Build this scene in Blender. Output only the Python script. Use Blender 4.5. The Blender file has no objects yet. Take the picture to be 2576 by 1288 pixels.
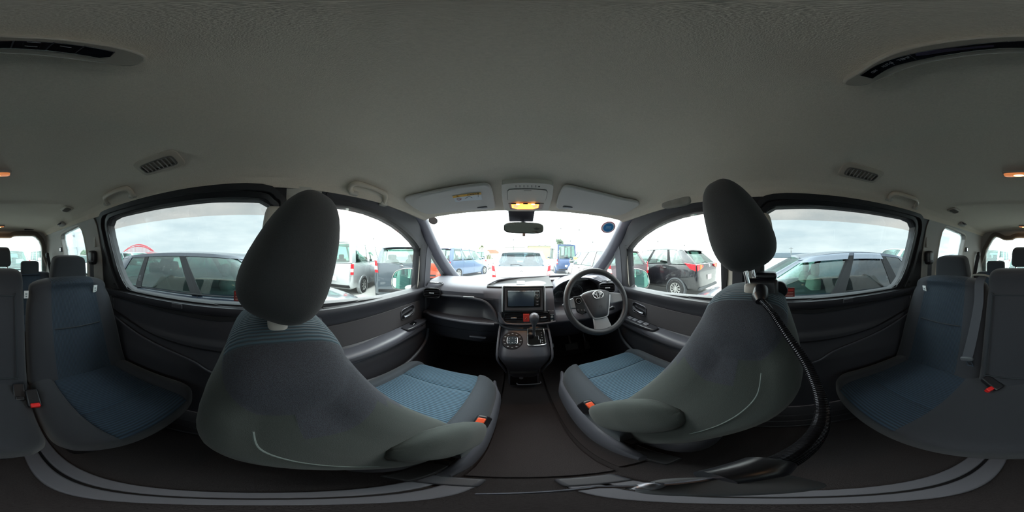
import bpy, bmesh, math, random
from math import sin, cos, pi, radians as R, sqrt, atan2, tan
from mathutils import Vector as V, Matrix, Euler
random.seed(7)
scn = bpy.context.scene
COL = scn.collection
YAW = 2.0            # the camera points 2 degrees left of the car's own axis
CX = 0.05            # the car's centre line lies 5 cm right of the camera
GZ = -1.38           # asphalt
FZ = -1.0            # cabin floor
# ---------------------------------------------------------------- camera
cd = bpy.data.cameras.new('panorama_camera'); cd.type = 'PANO'
try: cd.panorama_type = 'EQUIRECTANGULAR'
except Exception: pass
try: cd.cycles.panorama_type = 'EQUIRECTANGULAR'
except Exception: pass
cd.clip_start = 0.01; cd.clip_end = 500
cam = bpy.data.objects.new('panorama_camera', cd); COL.objects.link(cam)
cam.rotation_euler = (R(90), 0, R(YAW)); scn.camera = cam
# ---------------------------------------------------------------- sky, exposure
EXPO = 0.78
scn.view_settings.view_transform = 'Standard'; scn.view_settings.look = 'None'
scn.view_settings.gamma = 1; scn.view_settings.exposure = EXPO
scn.view_settings.use_curve_mapping = False
scn.cycles.max_bounces = 10; scn.cycles.diffuse_bounces = 6; scn.cycles.glossy_bounces = 4
scn.cycles.transparent_max_bounces = 24; scn.cycles.use_denoising = True
scn.cycles.sample_clamp_indirect = 6
w = bpy.data.worlds.new('overcast_sky'); scn.world = w; w.use_nodes = True
nt = w.node_tree; N = nt.nodes; L = nt.links; N.clear()
def wn(t, **k):
    n = N.new(t)
    for a, b in k.items(): setattr(n, a, b)
    return n
tc = wn('ShaderNodeTexCoord'); sp = wn('ShaderNodeSeparateXYZ'); L.new(tc.outputs['Generated'], sp.inputs[0])
nz = wn('ShaderNodeTexNoise'); nz.inputs['Scale'].default_value = 2.6; nz.inputs['Detail'].default_value = 6; nz.inputs['Roughness'].default_value = .55
mp = wn('ShaderNodeMapping'); mp.inputs['Scale'].default_value = (1, 1, 4.0); L.new(tc.outputs['Generated'], mp.inputs[0]); L.new(mp.outputs[0], nz.inputs['Vector'])
cr = wn('ShaderNodeValToRGB'); e = cr.color_ramp.elements
e[0].position = .34; e[0].color = (.72, .775, .805, 1); e[1].position = .66; e[1].color = (1.0, 1.0, .985, 1)
L.new(nz.outputs['Fac'], cr.inputs[0])
# brighter towards the veiled sun ahead of the car (+Y)
my = wn('ShaderNodeMapRange'); my.interpolation_type = 'SMOOTHSTEP'
my.inputs['From Min'].default_value = -.05; my.inputs['From Max'].default_value = .9
my.inputs['To Min'].default_value = 1.3; my.inputs['To Max'].default_value = 5.2
L.new(sp.outputs['Y'], my.inputs['Value'])
bk = wn('ShaderNodeMapRange'); bk.interpolation_type = 'SMOOTHSTEP'      # the sky is lighter again low behind
bk.inputs['From Min'].default_value = -.8; bk.inputs['From Max'].default_value = -1
bk.inputs['To Min'].default_value = 0; bk.inputs['To Max'].default_value = 1.2
L.new(sp.outputs['Y'], bk.inputs['Value'])
ad = wn('ShaderNodeMath', operation='ADD'); L.new(my.outputs[0], ad.inputs[0]); L.new(bk.outputs[0], ad.inputs[1])
# an overcast sky is about three times as bright overhead as at the horizon
zz = wn('ShaderNodeMapRange'); zz.interpolation_type = 'SMOOTHSTEP'
zz.inputs['From Min'].default_value = .3; zz.inputs['From Max'].default_value = .95; zz.inputs['To Min'].default_value = 1; zz.inputs['To Max'].default_value = 3.6
L.new(sp.outputs['Z'], zz.inputs['Value'])
mu = wn('ShaderNodeMath', operation='MULTIPLY'); L.new(ad.outputs[0], mu.inputs[0]); L.new(zz.outputs[0], mu.inputs[1])
bg = wn('ShaderNodeBackground'); L.new(cr.outputs[0], bg.inputs['Color']); L.new(mu.outputs[0], bg.inputs['Strength'])
wo = wn('ShaderNodeOutputWorld'); L.new(bg.outputs[0], wo.inputs[0])
# ---------------------------------------------------------------- measuring rays
def D(px, py):
    lo = R((px - 1288) / 2576 * 360 - YAW); la = R((644 - py) / 1288 * 180)
    return V((sin(lo) * cos(la), cos(lo) * cos(la), sin(la)))
def PX(px, py, x): d = D(px, py); return d * (x / d.x)
def PY(px, py, y): d = D(px, py); return d * (y / d.y)
def PZ(px, py, z): d = D(px, py); return d * (z / d.z)
def PD(px, py, r): return D(px, py) * r
def lerp(a, b, t): return a + (b - a) * t
def interp(x, tab):
    if x <= tab[0][0]: return tab[0][1]
    for (a, p), (b, q) in zip(tab, tab[1:]):
        if x <= b: return p + (q - p) * (x - a) / (b - a)
    return tab[-1][1]
def cinterp(x, tab):
    n = len(tab)
    if x <= tab[0][0]: return tab[0][1]
    if x >= tab[-1][0]: return tab[-1][1]
    for i in range(n - 1):
        a, p = tab[i]; b, q = tab[i + 1]
        if x <= b:
            sl = lambda j: 0 if j <= 0 or j >= n - 1 else (tab[j + 1][1] - tab[j - 1][1]) / (tab[j + 1][0] - tab[j - 1][0])
            s0 = sl(i) if i > 0 else (q - p) / (b - a); s1 = sl(i + 1) if i + 1 < n - 1 else (q - p) / (b - a)
            h = b - a; t = (x - a) / h
            return p * (2*t**3 - 3*t*t + 1) + s0 * h * (t**3 - 2*t*t + t) + q * (-2*t**3 + 3*t*t) + s1 * h * (t**3 - t*t)
def sstep(a, b, x):
    t = min(1, max(0, (x - a) / (b - a))); return t * t * (3 - 2 * t)
# ---------------------------------------------------------------- materials
MATS = {}
def srgb(c):
    if isinstance(c, str): c = tuple(int(c[i:i+2], 16) / 255 for i in (0, 2, 4))
    return tuple((x / 12.92 if x <= .04045 else ((x + .055) / 1.055) ** 2.4) for x in c) + (1,)
def mat(name, col, rough=.6, metal=0, noise=None, bump=None, emit=None, estr=0, coat=0, rib=None, spec=None, sheen=0, weave=None, mix2=.75):
    if name in MATS: return MATS[name]
    m = bpy.data.materials.new(name); MATS[name] = m; m.use_nodes = True
    t = m.node_tree; n = t.nodes; l = t.links; b = n['Principled BSDF']
    c = srgb(col); b.inputs['Base Color'].default_value = c
    b.inputs['Roughness'].default_value = rough; b.inputs['Metallic'].default_value = metal
    if spec is not None: b.inputs['Specular IOR Level'].default_value = spec
    if coat: b.inputs['Coat Weight'].default_value = coat; b.inputs['Coat Roughness'].default_value = .05
    if sheen: b.inputs['Sheen Weight'].default_value = sheen; b.inputs['Sheen Roughness'].default_value = .5
    if emit: b.inputs['Emission Color'].default_value = srgb(emit); b.inputs['Emission Strength'].default_value = estr
    tcn = n.new('ShaderNodeTexCoord')
    last = None
    def addbump(out, strength, dist):
        nonlocal last
        bp = n.new('ShaderNodeBump'); bp.inputs['Strength'].default_value = strength; bp.inputs['Distance'].default_value = dist
        l.new(out, bp.inputs['Height'])
        if last: l.new(last, bp.inputs['Normal'])
        l.new(bp.outputs[0], b.inputs['Normal']); last = bp.outputs[0]
    if noise:          # (scale, amount) colour mottling
        a = n.new('ShaderNodeTexNoise'); a.inputs['Scale'].default_value = noise[0]; a.inputs['Detail'].default_value = 3
        l.new(tcn.outputs['Object'], a.inputs['Vector'])
        mx = n.new('ShaderNodeMix'); mx.data_type = 'RGBA'
        k = noise[1]
        mx.inputs[6].default_value = (c[0] * (1 - k), c[1] * (1 - k), c[2] * (1 - k), 1)
        mx.inputs[7].default_value = (min(1, c[0] * (1 + k)), min(1, c[1] * (1 + k)), min(1, c[2] * (1 + k)), 1)
        l.new(a.outputs['Fac'], mx.inputs[0]); l.new(mx.outputs[2], b.inputs['Base Color'])
    if bump:           # (scale, strength, distance)
        a = n.new('ShaderNodeTexNoise'); a.inputs['Scale'].default_value = bump[0]; a.inputs['Detail'].default_value = 2
        l.new(tcn.outputs['Object'], a.inputs['Vector']); addbump(a.outputs['Fac'], bump[1], bump[2])
    if rib:            # (axis 'X'|'Y'|'Z', bands per metre, second colour): ribbed cloth
        wv = n.new('ShaderNodeTexWave'); wv.wave_type = 'BANDS'; wv.bands_direction = rib[0]
        wv.inputs['Scale'].default_value = rib[1] * 2 * pi / 20
        l.new(tcn.outputs['Object'], wv.inputs['Vector'])
        mx = n.new('ShaderNodeMix'); mx.data_type = 'RGBA'
        mx.inputs[6].default_value = srgb(rib[2]); mx.inputs[7].default_value = c
        l.new(wv.outputs['Fac'], mx.inputs[0]); l.new(mx.outputs[2], b.inputs['Base Color'])
        addbump(wv.outputs['Fac'], .6, .002)
    if weave:          # (scale, second colour): speckled woven cloth
        vo = n.new('ShaderNodeTexVoronoi'); vo.inputs['Scale'].default_value = weave[0]
        mpn = n.new('ShaderNodeMapping'); mpn.inputs['Scale'].default_value = (1, 1.7, 1)
        l.new(tcn.outputs['Object'], mpn.inputs[0]); l.new(mpn.outputs[0], vo.inputs['Vector'])
        rp = n.new('ShaderNodeValToRGB'); rp.color_ramp.elements[0].position = .25; rp.color_ramp.elements[1].position = .6
        l.new(vo.outputs['Distance'], rp.inputs[0])
        mx = n.new('ShaderNodeMix'); mx.data_type = 'RGBA'
        mx.inputs[6].default_value = srgb(weave[1]); mx.inputs[7].default_value = c
        l.new(rp.outputs[0], mx.inputs[0]); l.new(mx.outputs[2], b.inputs['Base Color'])
        addbump(vo.outputs['Distance'], .4, .001)
    return m
def glass(name, tint, refl=.06):
    if name in MATS: return MATS[name]
    m = bpy.data.materials.new(name); MATS[name] = m; m.use_nodes = True
    t = m.node_tree; n = t.nodes; l = t.links; n.clear()
    tr = n.new('ShaderNodeBsdfTransparent'); tr.inputs[0].default_value = (*tint, 1)
    gl = n.new('ShaderNodeBsdfGlossy'); gl.inputs['Roughness'].default_value = .02
    fr = n.new('ShaderNodeLayerWeight'); fr.inputs['Blend'].default_value = .12
    mr = n.new('ShaderNodeMath'); mr.operation = 'MULTIPLY_ADD'; mr.inputs[1].default_value = .7; mr.inputs[2].default_value = refl
    l.new(fr.outputs['Fresnel'], mr.inputs[0])
    mi = n.new('ShaderNodeMixShader'); o = n.new('ShaderNodeOutputMaterial')
    l.new(mr.outputs[0], mi.inputs[0]); l.new(tr.outputs[0], mi.inputs[1]); l.new(gl.outputs[0], mi.inputs[2]); l.new(mi.outputs[0], o.inputs[0])
    return m
# ---------------------------------------------------------------- mesh builder
class MB:
    def __init__(s): s.v = []; s.f = []; s.m = []
    def add(s, vs, fs, mi=0):
        k = len(s.v); s.v += [V(p) for p in vs]
        for i, f in enumerate(fs):
            s.f.append([a + k for a in f]); s.m.append(mi[i] if isinstance(mi, list) else mi)
        return s
    def box(s, c, d, rot=None, mi=0):
        M = Euler([R(a) for a in rot]).to_matrix() if rot and not isinstance(rot, Matrix) else (rot or Matrix.Identity(3))
        vs = [V(c) + M @ V((x * d[0] / 2, y * d[1] / 2, z * d[2] / 2)) for x in (-1, 1) for y in (-1, 1) for z in (-1, 1)]
        return s.add(vs, [(0, 1, 3, 2), (4, 6, 7, 5), (0, 4, 5, 1), (2, 3, 7, 6), (0, 2, 6, 4), (1, 5, 7, 3)], mi)
    def loft(s, loops, cap=True, closed=True, mi=0):
        n = len(loops[0]); vs = [p for lp in loops for p in lp]; fs = []; ms = []
        for i in range(len(loops) - 1):
            for j in range(n if closed else n - 1):
                k = (j + 1) % n
                fs.append((i * n + j, i * n + k, (i + 1) * n + k, (i + 1) * n + j))
                ms.append(mi(i, j) if callable(mi) else mi)
        if cap:
            fs.append(list(range(n))[::-1]); fs.append([(len(loops) - 1) * n + j for j in range(n)])
            ms += [mi(0, 0) if callable(mi) else mi, mi(len(loops) - 2, 0) if callable(mi) else mi]
        return s.add(vs, fs, ms)
    def tube(s, path, r, n=8, mi=0, closed=False, flat=1.0, up=None):
        path = [V(p) for p in path]; m = len(path); loops = []; prev = None
        for i, p in enumerate(path):
            a = path[(i - 1) % m] if (closed or i > 0) else p; b = path[(i + 1) % m] if (closed or i < m - 1) else p
            t = (b - a).normalized()
            if prev is None:
                u = V(up) if up else (V((0, 0, 1)) if abs(t.z) < .9 else V((1, 0, 0)))
            else: u = prev
            u = (u - t * u.dot(t)).normalized(); prev = u; q = t.cross(u)
            rr = r[i] if isinstance(r, (list, tuple)) else r
            loops.append([p + u * (cos(2 * pi * k / n) * rr) + q * (sin(2 * pi * k / n) * rr * flat) for k in range(n)])
        if closed: loops.append(loops[0]); return s.loft(loops, cap=False, mi=mi)
        return s.loft(loops, mi=mi)
    def prism(s, poly, off, mi=0):
        n = len(poly); off = V(off); vs = [V(p) for p in poly] + [V(p) + off for p in poly]
        return s.add(vs, [list(range(n))[::-1], [n + i for i in range(n)]] + [(i, (i + 1) % n, n + (i + 1) % n, n + i) for i in range(n)], mi)
    def ring(s, outer, inner, off, mi=0):
        n = len(outer); off = V(off)
        vs = [V(p) for p in outer] + [V(p) for p in inner] + [V(p) + off for p in outer] + [V(p) + off for p in inner]; fs = []
        for i in range(n):
            j = (i + 1) % n
            fs += [(i, j, n + j, n + i), (2*n + i, 3*n + i, 3*n + j, 2*n + j), (i, 2*n + i, 2*n + j, j), (n + i, n + j, 3*n + j, 3*n + i)]
        return s.add(vs, fs, mi)
    def grid(s, fn, nu, nv, mi=0):
        vs = [fn(i / nu, j / nv) for i in range(nu + 1) for j in range(nv + 1)]
        fs = []; ms = []
        for i in range(nu):
            for j in range(nv):
                fs.append((i * (nv + 1) + j, (i + 1) * (nv + 1) + j, (i + 1) * (nv + 1) + j + 1, i * (nv + 1) + j + 1))
                ms.append(mi((i + .5) / nu, (j + .5) / nv) if callable(mi) else mi)
        return s.add(vs, fs, ms)
    def slab(s, fn, gn, nu, nv, mi=0):     # closed solid between surface fn and surface gn
        k = len(s.v); s.grid(fn, nu, nv, mi); o = len(s.v) - k
        k2 = len(s.v); s.grid(gn, nu, nv, mi)
        a = lambda i, j: k + i * (nv + 1) + j; b = lambda i, j: k2 + i * (nv + 1) + j
        per = [(i, 0) for i in range(nu)] + [(nu, j) for j in range(nv)] + [(i, nv) for i in range(nu, 0, -1)] + [(0, j) for j in range(nv, 0, -1)]
        for p, q in zip(per, per[1:] + per[:1]):
            s.f.append([a(*p), a(*q), b(*q), b(*p)]); s.m.append(mi((min(p[0], nu - .5)) / nu, min(p[1], nv - .5) / nv) if callable(mi) else mi)
        return s
    def sq(s, c, r, e1=.5, e2=.5, rot=None, nu=16, nv=28, mi=0, warp=None):   # superquadric cushion
        M = Euler([R(a) for a in rot]).to_matrix() if rot else Matrix.Identity(3)
        pw = lambda a, e: math.copysign(abs(a) ** e, a)
        loops = []
        for i in range(nu + 1):
            ph = -pi / 2 + pi * i / nu; ph = max(-pi / 2 + .02, min(pi / 2 - .02, ph)); lp = []
            for j in range(nv):
                th = 2 * pi * j / nv
                p = V((r[0] * pw(cos(ph), e1) * pw(cos(th), e2), r[1] * pw(cos(ph), e1) * pw(sin(th), e2), r[2] * pw(sin(ph), e1)))
                if warp: p = warp(p)
                lp.append(V(c) + M @ p)
            loops.append(lp)
        return s.loft(loops, mi=mi)
    def lathe(s, prof, c, ax=(0, 0, 1), n=24, mi=0, cap=True):   # prof: (radius, height along ax)
        ax = V(ax).normalized(); u = ax.orthogonal().normalized(); q = ax.cross(u)
        loops = [[V(c) + ax * h + (u * cos(2 * pi * k / n) + q * sin(2 * pi * k / n)) * max(r, 1e-4) for k in range(n)] for r, h in prof]
        return s.loft(loops, cap=cap, mi=mi)
    def xf(s, M, k=0):
        for i in range(k, len(s.v)): s.v[i] = M @ s.v[i]
        return s
    def build(s, name, mats, parent=None, bevel=0, seg=2, sub=0, ang=40, label=None, flat=False):
        me = bpy.data.meshes.new(name); me.from_pydata([tuple(p) for p in s.v], [], s.f)
        for mm in (mats if isinstance(mats, (list, tuple)) else [mats]): me.materials.append(mm)
        me.polygons.foreach_set('material_index', s.m)
        bm = bmesh.new(); bm.from_mesh(me); bmesh.ops.recalc_face_normals(bm, faces=bm.faces); bm.to_mesh(me); bm.free()
        if not flat:
            me.polygons.foreach_set('use_smooth', [True] * len(me.polygons)); me.set_sharp_from_angle(angle=R(ang))
        o = bpy.data.objects.new(name, me); COL.objects.link(o)
        if parent is not None:
            o.parent = parent
            r = parent
            t = V((0, 0, 0))
            while r is not None: t += V(r.location); r = r.parent
            o.location = -t
        if bevel:
            b = o.modifiers.new('bevel', 'BEVEL'); b.width = bevel; b.segments = seg; b.limit_method = 'ANGLE'; b.angle_limit = R(35); b.harden_normals = False
        if sub:
            b = o.modifiers.new('smooth', 'SUBSURF'); b.levels = sub; b.render_levels = sub
        if label: o['label'] = label
        return o
def thing(name, loc, label, cat, group=None, kind=None):
    o = bpy.data.objects.new(name, None); COL.objects.link(o); o.location = loc; o.empty_display_size = .05
    return tag(o, label, cat, group, kind)
def tag(o, label, cat, group=None, kind=None):
    o['label'] = label; o['category'] = cat
    if group: o['group'] = group
    if kind: o['kind'] = kind
    return o
def struct(o): o['kind'] = 'structure'; return o
def sthing(name, loc=(0, 0, 0)):
    o = bpy.data.objects.new(name, None); COL.objects.link(o); o.location = loc; o['kind'] = 'structure'; return o
def text(name, s, loc, size, m, parent=None, rot=(0, 0, 0), ext=.0005, ax=None, sx=1):
    c = bpy.data.curves.new(name, 'FONT'); c.body = s; c.size = size; c.align_x = 'CENTER'; c.align_y = 'CENTER'; c.extrude = ext
    o = bpy.data.objects.new(name, c); COL.objects.link(o)
    bpy.context.view_layer.update()
    me = bpy.data.meshes.new_from_object(o.evaluated_get(bpy.context.evaluated_depsgraph_get())); bpy.data.objects.remove(o)
    me.materials.clear(); me.materials.append(m); me.name = name; o = bpy.data.objects.new(name, me); COL.objects.link(o)
    if ax:   # ax = (right, up) vectors in the world
        r = V(ax[0]).normalized(); u = V(ax[1]); u = (u - r * u.dot(r)).normalized(); nn = r.cross(u)
        Mx = Matrix((r * sx, u, nn)).transposed().to_4x4()
    else: Mx = Euler([R(a) for a in rot]).to_matrix().to_4x4()
    Mx.translation = V(loc)
    if parent is not None:
        o.parent = parent; t = V((0, 0, 0)); q = parent
        while q is not None: t += V(q.location); q = q.parent
        Mx.translation = V(loc) - t
    o.matrix_basis = Mx
    return o
def smooth_path(pts, k=6, closed=False):
    pts = [V(p) for p in pts]; n = len(pts); out = []
    for i in range(n if closed else n - 1):
        p0 = pts[(i - 1) % n] if (closed or i > 0) else pts[0]; p1 = pts[i]; p2 = pts[(i + 1) % n]
        p3 = pts[(i + 2) % n] if (closed or i + 2 < n) else pts[-1]
        for j in range(k):
            t = j / k
            out.append(.5 * ((2 * p1) + (p2 - p0) * t + (2 * p0 - 5 * p1 + 4 * p2 - p3) * t * t + (3 * p1 - p0 - 3 * p2 + p3) * t ** 3))
    if not closed: out.append(pts[-1])
    return out
def cut(o, cutters):
    for c in cutters:
        b = o.modifiers.new('cut', 'BOOLEAN'); b.operation = 'DIFFERENCE'; b.solver = 'EXACT'; b.object = c
    bpy.context.view_layer.update()
    dg = bpy.context.evaluated_depsgraph_get()
    me = bpy.data.meshes.new_from_object(o.evaluated_get(dg)); o.modifiers.clear(); o.data = me
    me.polygons.foreach_set('use_smooth', [True] * len(me.polygons)); me.set_sharp_from_angle(angle=R(35))
    for c in cutters: bpy.data.objects.remove(c)
    return o
# ================================================================ MATERIALS OF THE CABIN
HEAD = mat('headliner_cloth', 'd2c8b9', .95, noise=(260, .12), bump=(700, .5, .002), spec=.15)
TRIML = mat('light_grey_trim', 'b9b4aa', .6, bump=(500, .25, .0008))
TRIMM = mat('grey_trim', '9b9893', .65, bump=(500, .25, .0008))
DARKP = mat('charcoal_plastic', '4a4b52', .5, bump=(420, .35, .0008))
DARKP2 = mat('soft_dark_plastic', '55565e', .42, bump=(420, .3, .0006))
BLACKP = mat('black_plastic', '17171b', .4, bump=(400, .15, .0005))
GLOSSB = mat('gloss_black', '08080b', .12, coat=.5)
RUBBER = mat('black_rubber', '1d1d20', .55)
CREAM = mat('pearl_body_paint', 'e6e2d8', .35, coat=.4)
SILVER = mat('satin_silver', 'c9c9cb', .3, metal=.8)
CHROME = mat('chrome', 'e4e4e6', .12, metal=1)
CARPET = mat('dark_carpet', '3f3b3c', .98, noise=(420, .5), bump=(900, .8, .003), spec=.1)
MATC = mat('floor_mat_pile', '454041', .98, noise=(500, .5), bump=(900, .8, .003), spec=.1)
RAILM = mat('rail_cover_plastic', '65656c', .6, bump=(200, .2, .001))
PANELD = mat('door_panel_dark', '37373d', .55, bump=(420, .35, .001))
PANELC = mat('door_insert_cloth', '3b393c', .8, bump=(600, .4, .001), noise=(300, .15))
WHITEP = mat('white_print', 'e8e8e8', .6)
G_FRONT = glass('clear_glass', (.93, .97, .96))
G_PRIV = glass('privacy_glass', (.66, .72, .73))
G_REAR = glass('rear_glass', (.84, .92, .92))
# ================================================================ CABIN GEOMETRY
HW0 = [(-1.1, .70), (-.24, .705), (-.2, .70), (0, .685), (.12, .665), (.22, .642), (.27, .615), (.30, .58)]
def hw(z, y=0):
    h = interp(z, HW0)
    h -= interp(y, [(-2.4, .10), (-1.6, .055), (-.9, .015), (-.4, 0), (.4, 0), (.9, .006), (1.4, .075)])
    return h
def sx(s, y, z, ins=0): return CX + s * (hw(z, y) - ins)      # x of the side lining
ZC = [(-2.1, .325), (-1.7, .338), (-1.3, .345), (-.6, .36), (0, .366), (.3, .36), (.55, .335), (.75, .29), (.9, .245)]
CS = [(.615, 0), (.60, .30), (.57, .52), (.52, .68), (.44, .82), (.34, .91), (.2, .975), (.07, 1.0)]   # half-width, height share
def ceil_pt(y, q, out=0):
    n = len(CS); seq = [(-a, b) for a, b in CS] + [(a, b) for a, b in CS[::-1]]
    t = q * (len(seq) - 1); i = min(int(t), len(seq) - 2); f = t - i
    a = lerp(seq[i][0], seq[i + 1][0], f); b = lerp(seq[i][1], seq[i + 1][1], f)
    base = .255 if y < .5 else interp(y, [(.5, .255), (.9, .228)])
    wd = 1 - interp(y, [(-2.4, .15), (-1.6, .085), (-.9, .02), (-.4, 0), (.4, 0), (.9, .015)])
    top = interp(y, ZC); z = base + b * (top - base)
    x = a * wd
    # pressed steps in the headliner: a raised bow behind the front row and one over the second row
    r = abs(x)
    z += .010 * sstep(.50, .40, r) * sstep(-.30, -.34, y - .10 * (r / .45) ** 2) * b
    z -= .008 * sstep(.50, .40, r) * sstep(-1.02, -1.06, y - .12 * (r / .45) ** 2) * b
    z -= .012 * sstep(.52, .40, r) * sstep(-1.9, -2.0, y) * b
    z += out * (0.25 + .75 * b); x += (-out if a < 0 else out) * (1 - b)
    return V((CX + x, y, z))
ceil = MB()
Y0, Y1 = -2.02, .875
ceil.slab(lambda u, v: ceil_pt(lerp(Y0, Y1, u), v), lambda u, v: ceil_pt(lerp(Y0, Y1, u), v, .035), 150, 75)
ceil = struct(ceil.build('ceiling', HEAD, ang=50))
# ---- windows as outlines in (y, z)
SLIDE = [(.045, -.205), (.045, .15), (.03, .195), (-.01, .218), (-.2, .228), (-.45, .232), (-.72, .232), (-.785, .222), (-.815, .19),
         (-.815, .12), (-.80, .03), (-.775, -.06), (-.735, -.14), (-.70, -.18), (-.66, -.198), (-.4, -.203), (-.2, -.205)]
FRONTW = [(.25, -.212), (.25, .19), (.28, .212), (.36, .215), (.46, .208), (.56, .193), (.66, .168), (.76, .132), (.84, .092), (.895, .055), (.91, .03), (.91, -.24), (.7, -.233), (.45, -.22)]
QUART = [(-1.14, -.26), (-1.12, 0), (-1.13, .19), (-1.155, .232), (-1.20, .238), (-1.45, .222), (-1.53, .21), (-1.56, .17), (-1.55, 0), (-1.52, -.26)]
QFRONT = [(1.045, -.235), (1.045, .01), (1.065, .02), (1.13, -.035), (1.20, -.105), (1.255, -.16), (1.27, -.19), (1.25, -.225), (1.2, -.24)]
def polycut(poly, s):
    m = MB(); m.prism([(CX + s * .3, y, z) for y, z in poly], (s * .9, 0, 0)); return m.build('cutter', TRIML)
def side_slab(name, s, y0, y1, z0, z1, m, holes=(), ins=0, th=.035, ztop=None, nu=None, parent=None, nv=24):
    nu = nu or max(4, int(abs(y1 - y0) / .03))
    def f(t):
        def g(u, v):
            y = lerp(y0, y1, u); zt = min(z1, ztop(y)) if ztop else z1
            z = lerp(z0, zt, v); return V((CX + s * (hw(z, y) - ins + t), y, z))
        return g
    o = MB().slab(f(0), f(th), nu, nv).build(name, m, parent=parent)
    if holes: cut(o, [polycut(h, s) for h in holes])
    return o
def offset_poly(poly, d):
    n = len(poly); cxx = sum(p[0] for p in poly) / n; out = []
    ar = sum(poly[i][0] * poly[(i + 1) % n][1] - poly[(i + 1) % n][0] * poly[i][1] for i in range(n))
    sg = 1 if ar > 0 else -1
    for i in range(n):
        a, b, c = V(poly[i - 1]), V(poly[i]), V(poly[(i + 1) % n])
        e1 = (b - a).normalized(); e2 = (c - b).normalized()
        n1 = V((e1.y, -e1.x)) * sg; n2 = V((e2.y, -e2.x)) * sg
        m = (n1 + n2); m = m / max(.6, m.length ** 2 / 2 * 1.0) if m.length > .1 else n1
        m = (n1 + n2).normalized() / max(.5, (n1 + n2).normalized().dot(n1))
        out.append((b.x + m.x * d, b.y + m.y * d))
    return out
def side_ring(name, s, poly, w1, w0, m, ins, th, parent=None, rnd=3):
    """a rubber or plastic border that follows a window outline on the side lining; w1 outer width, w0 inner overlap"""
    poly = [tuple(p[:2]) for p in smooth_path([(y, z, 0) for y, z in poly], rnd, True)]
    o = offset_poly(poly, w1); i = offset_poly(poly, -w0)
    P = lambda q: [(sx(s, y, z, ins), y, z) for y, z in q]
    return MB().ring(P(o), P(i), (s * th, 0, 0)).build(name, m, parent=parent, bevel=.003)
def side_glass(name, s, poly, m, parent=None, out=.022, top=None):
    y0, y1 = min(p[0] for p in poly) - .012, max(p[0] for p in poly) + .012; z0, z1 = min(p[1] for p in poly) - .012, max(p[1] for p in poly) + .012
    def g(o):
        return lambda u, v: (lambda y: (lambda z: V((CX + s * (hw(z, y) + o), y, z)))(lerp(z0, min(z1, top(y)) if top else z1, v)))(lerp(y0, y1, u))
    return MB().slab(g(out), g(out + .004), 24, 16).build(name, m, parent=parent, ang=60)
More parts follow.
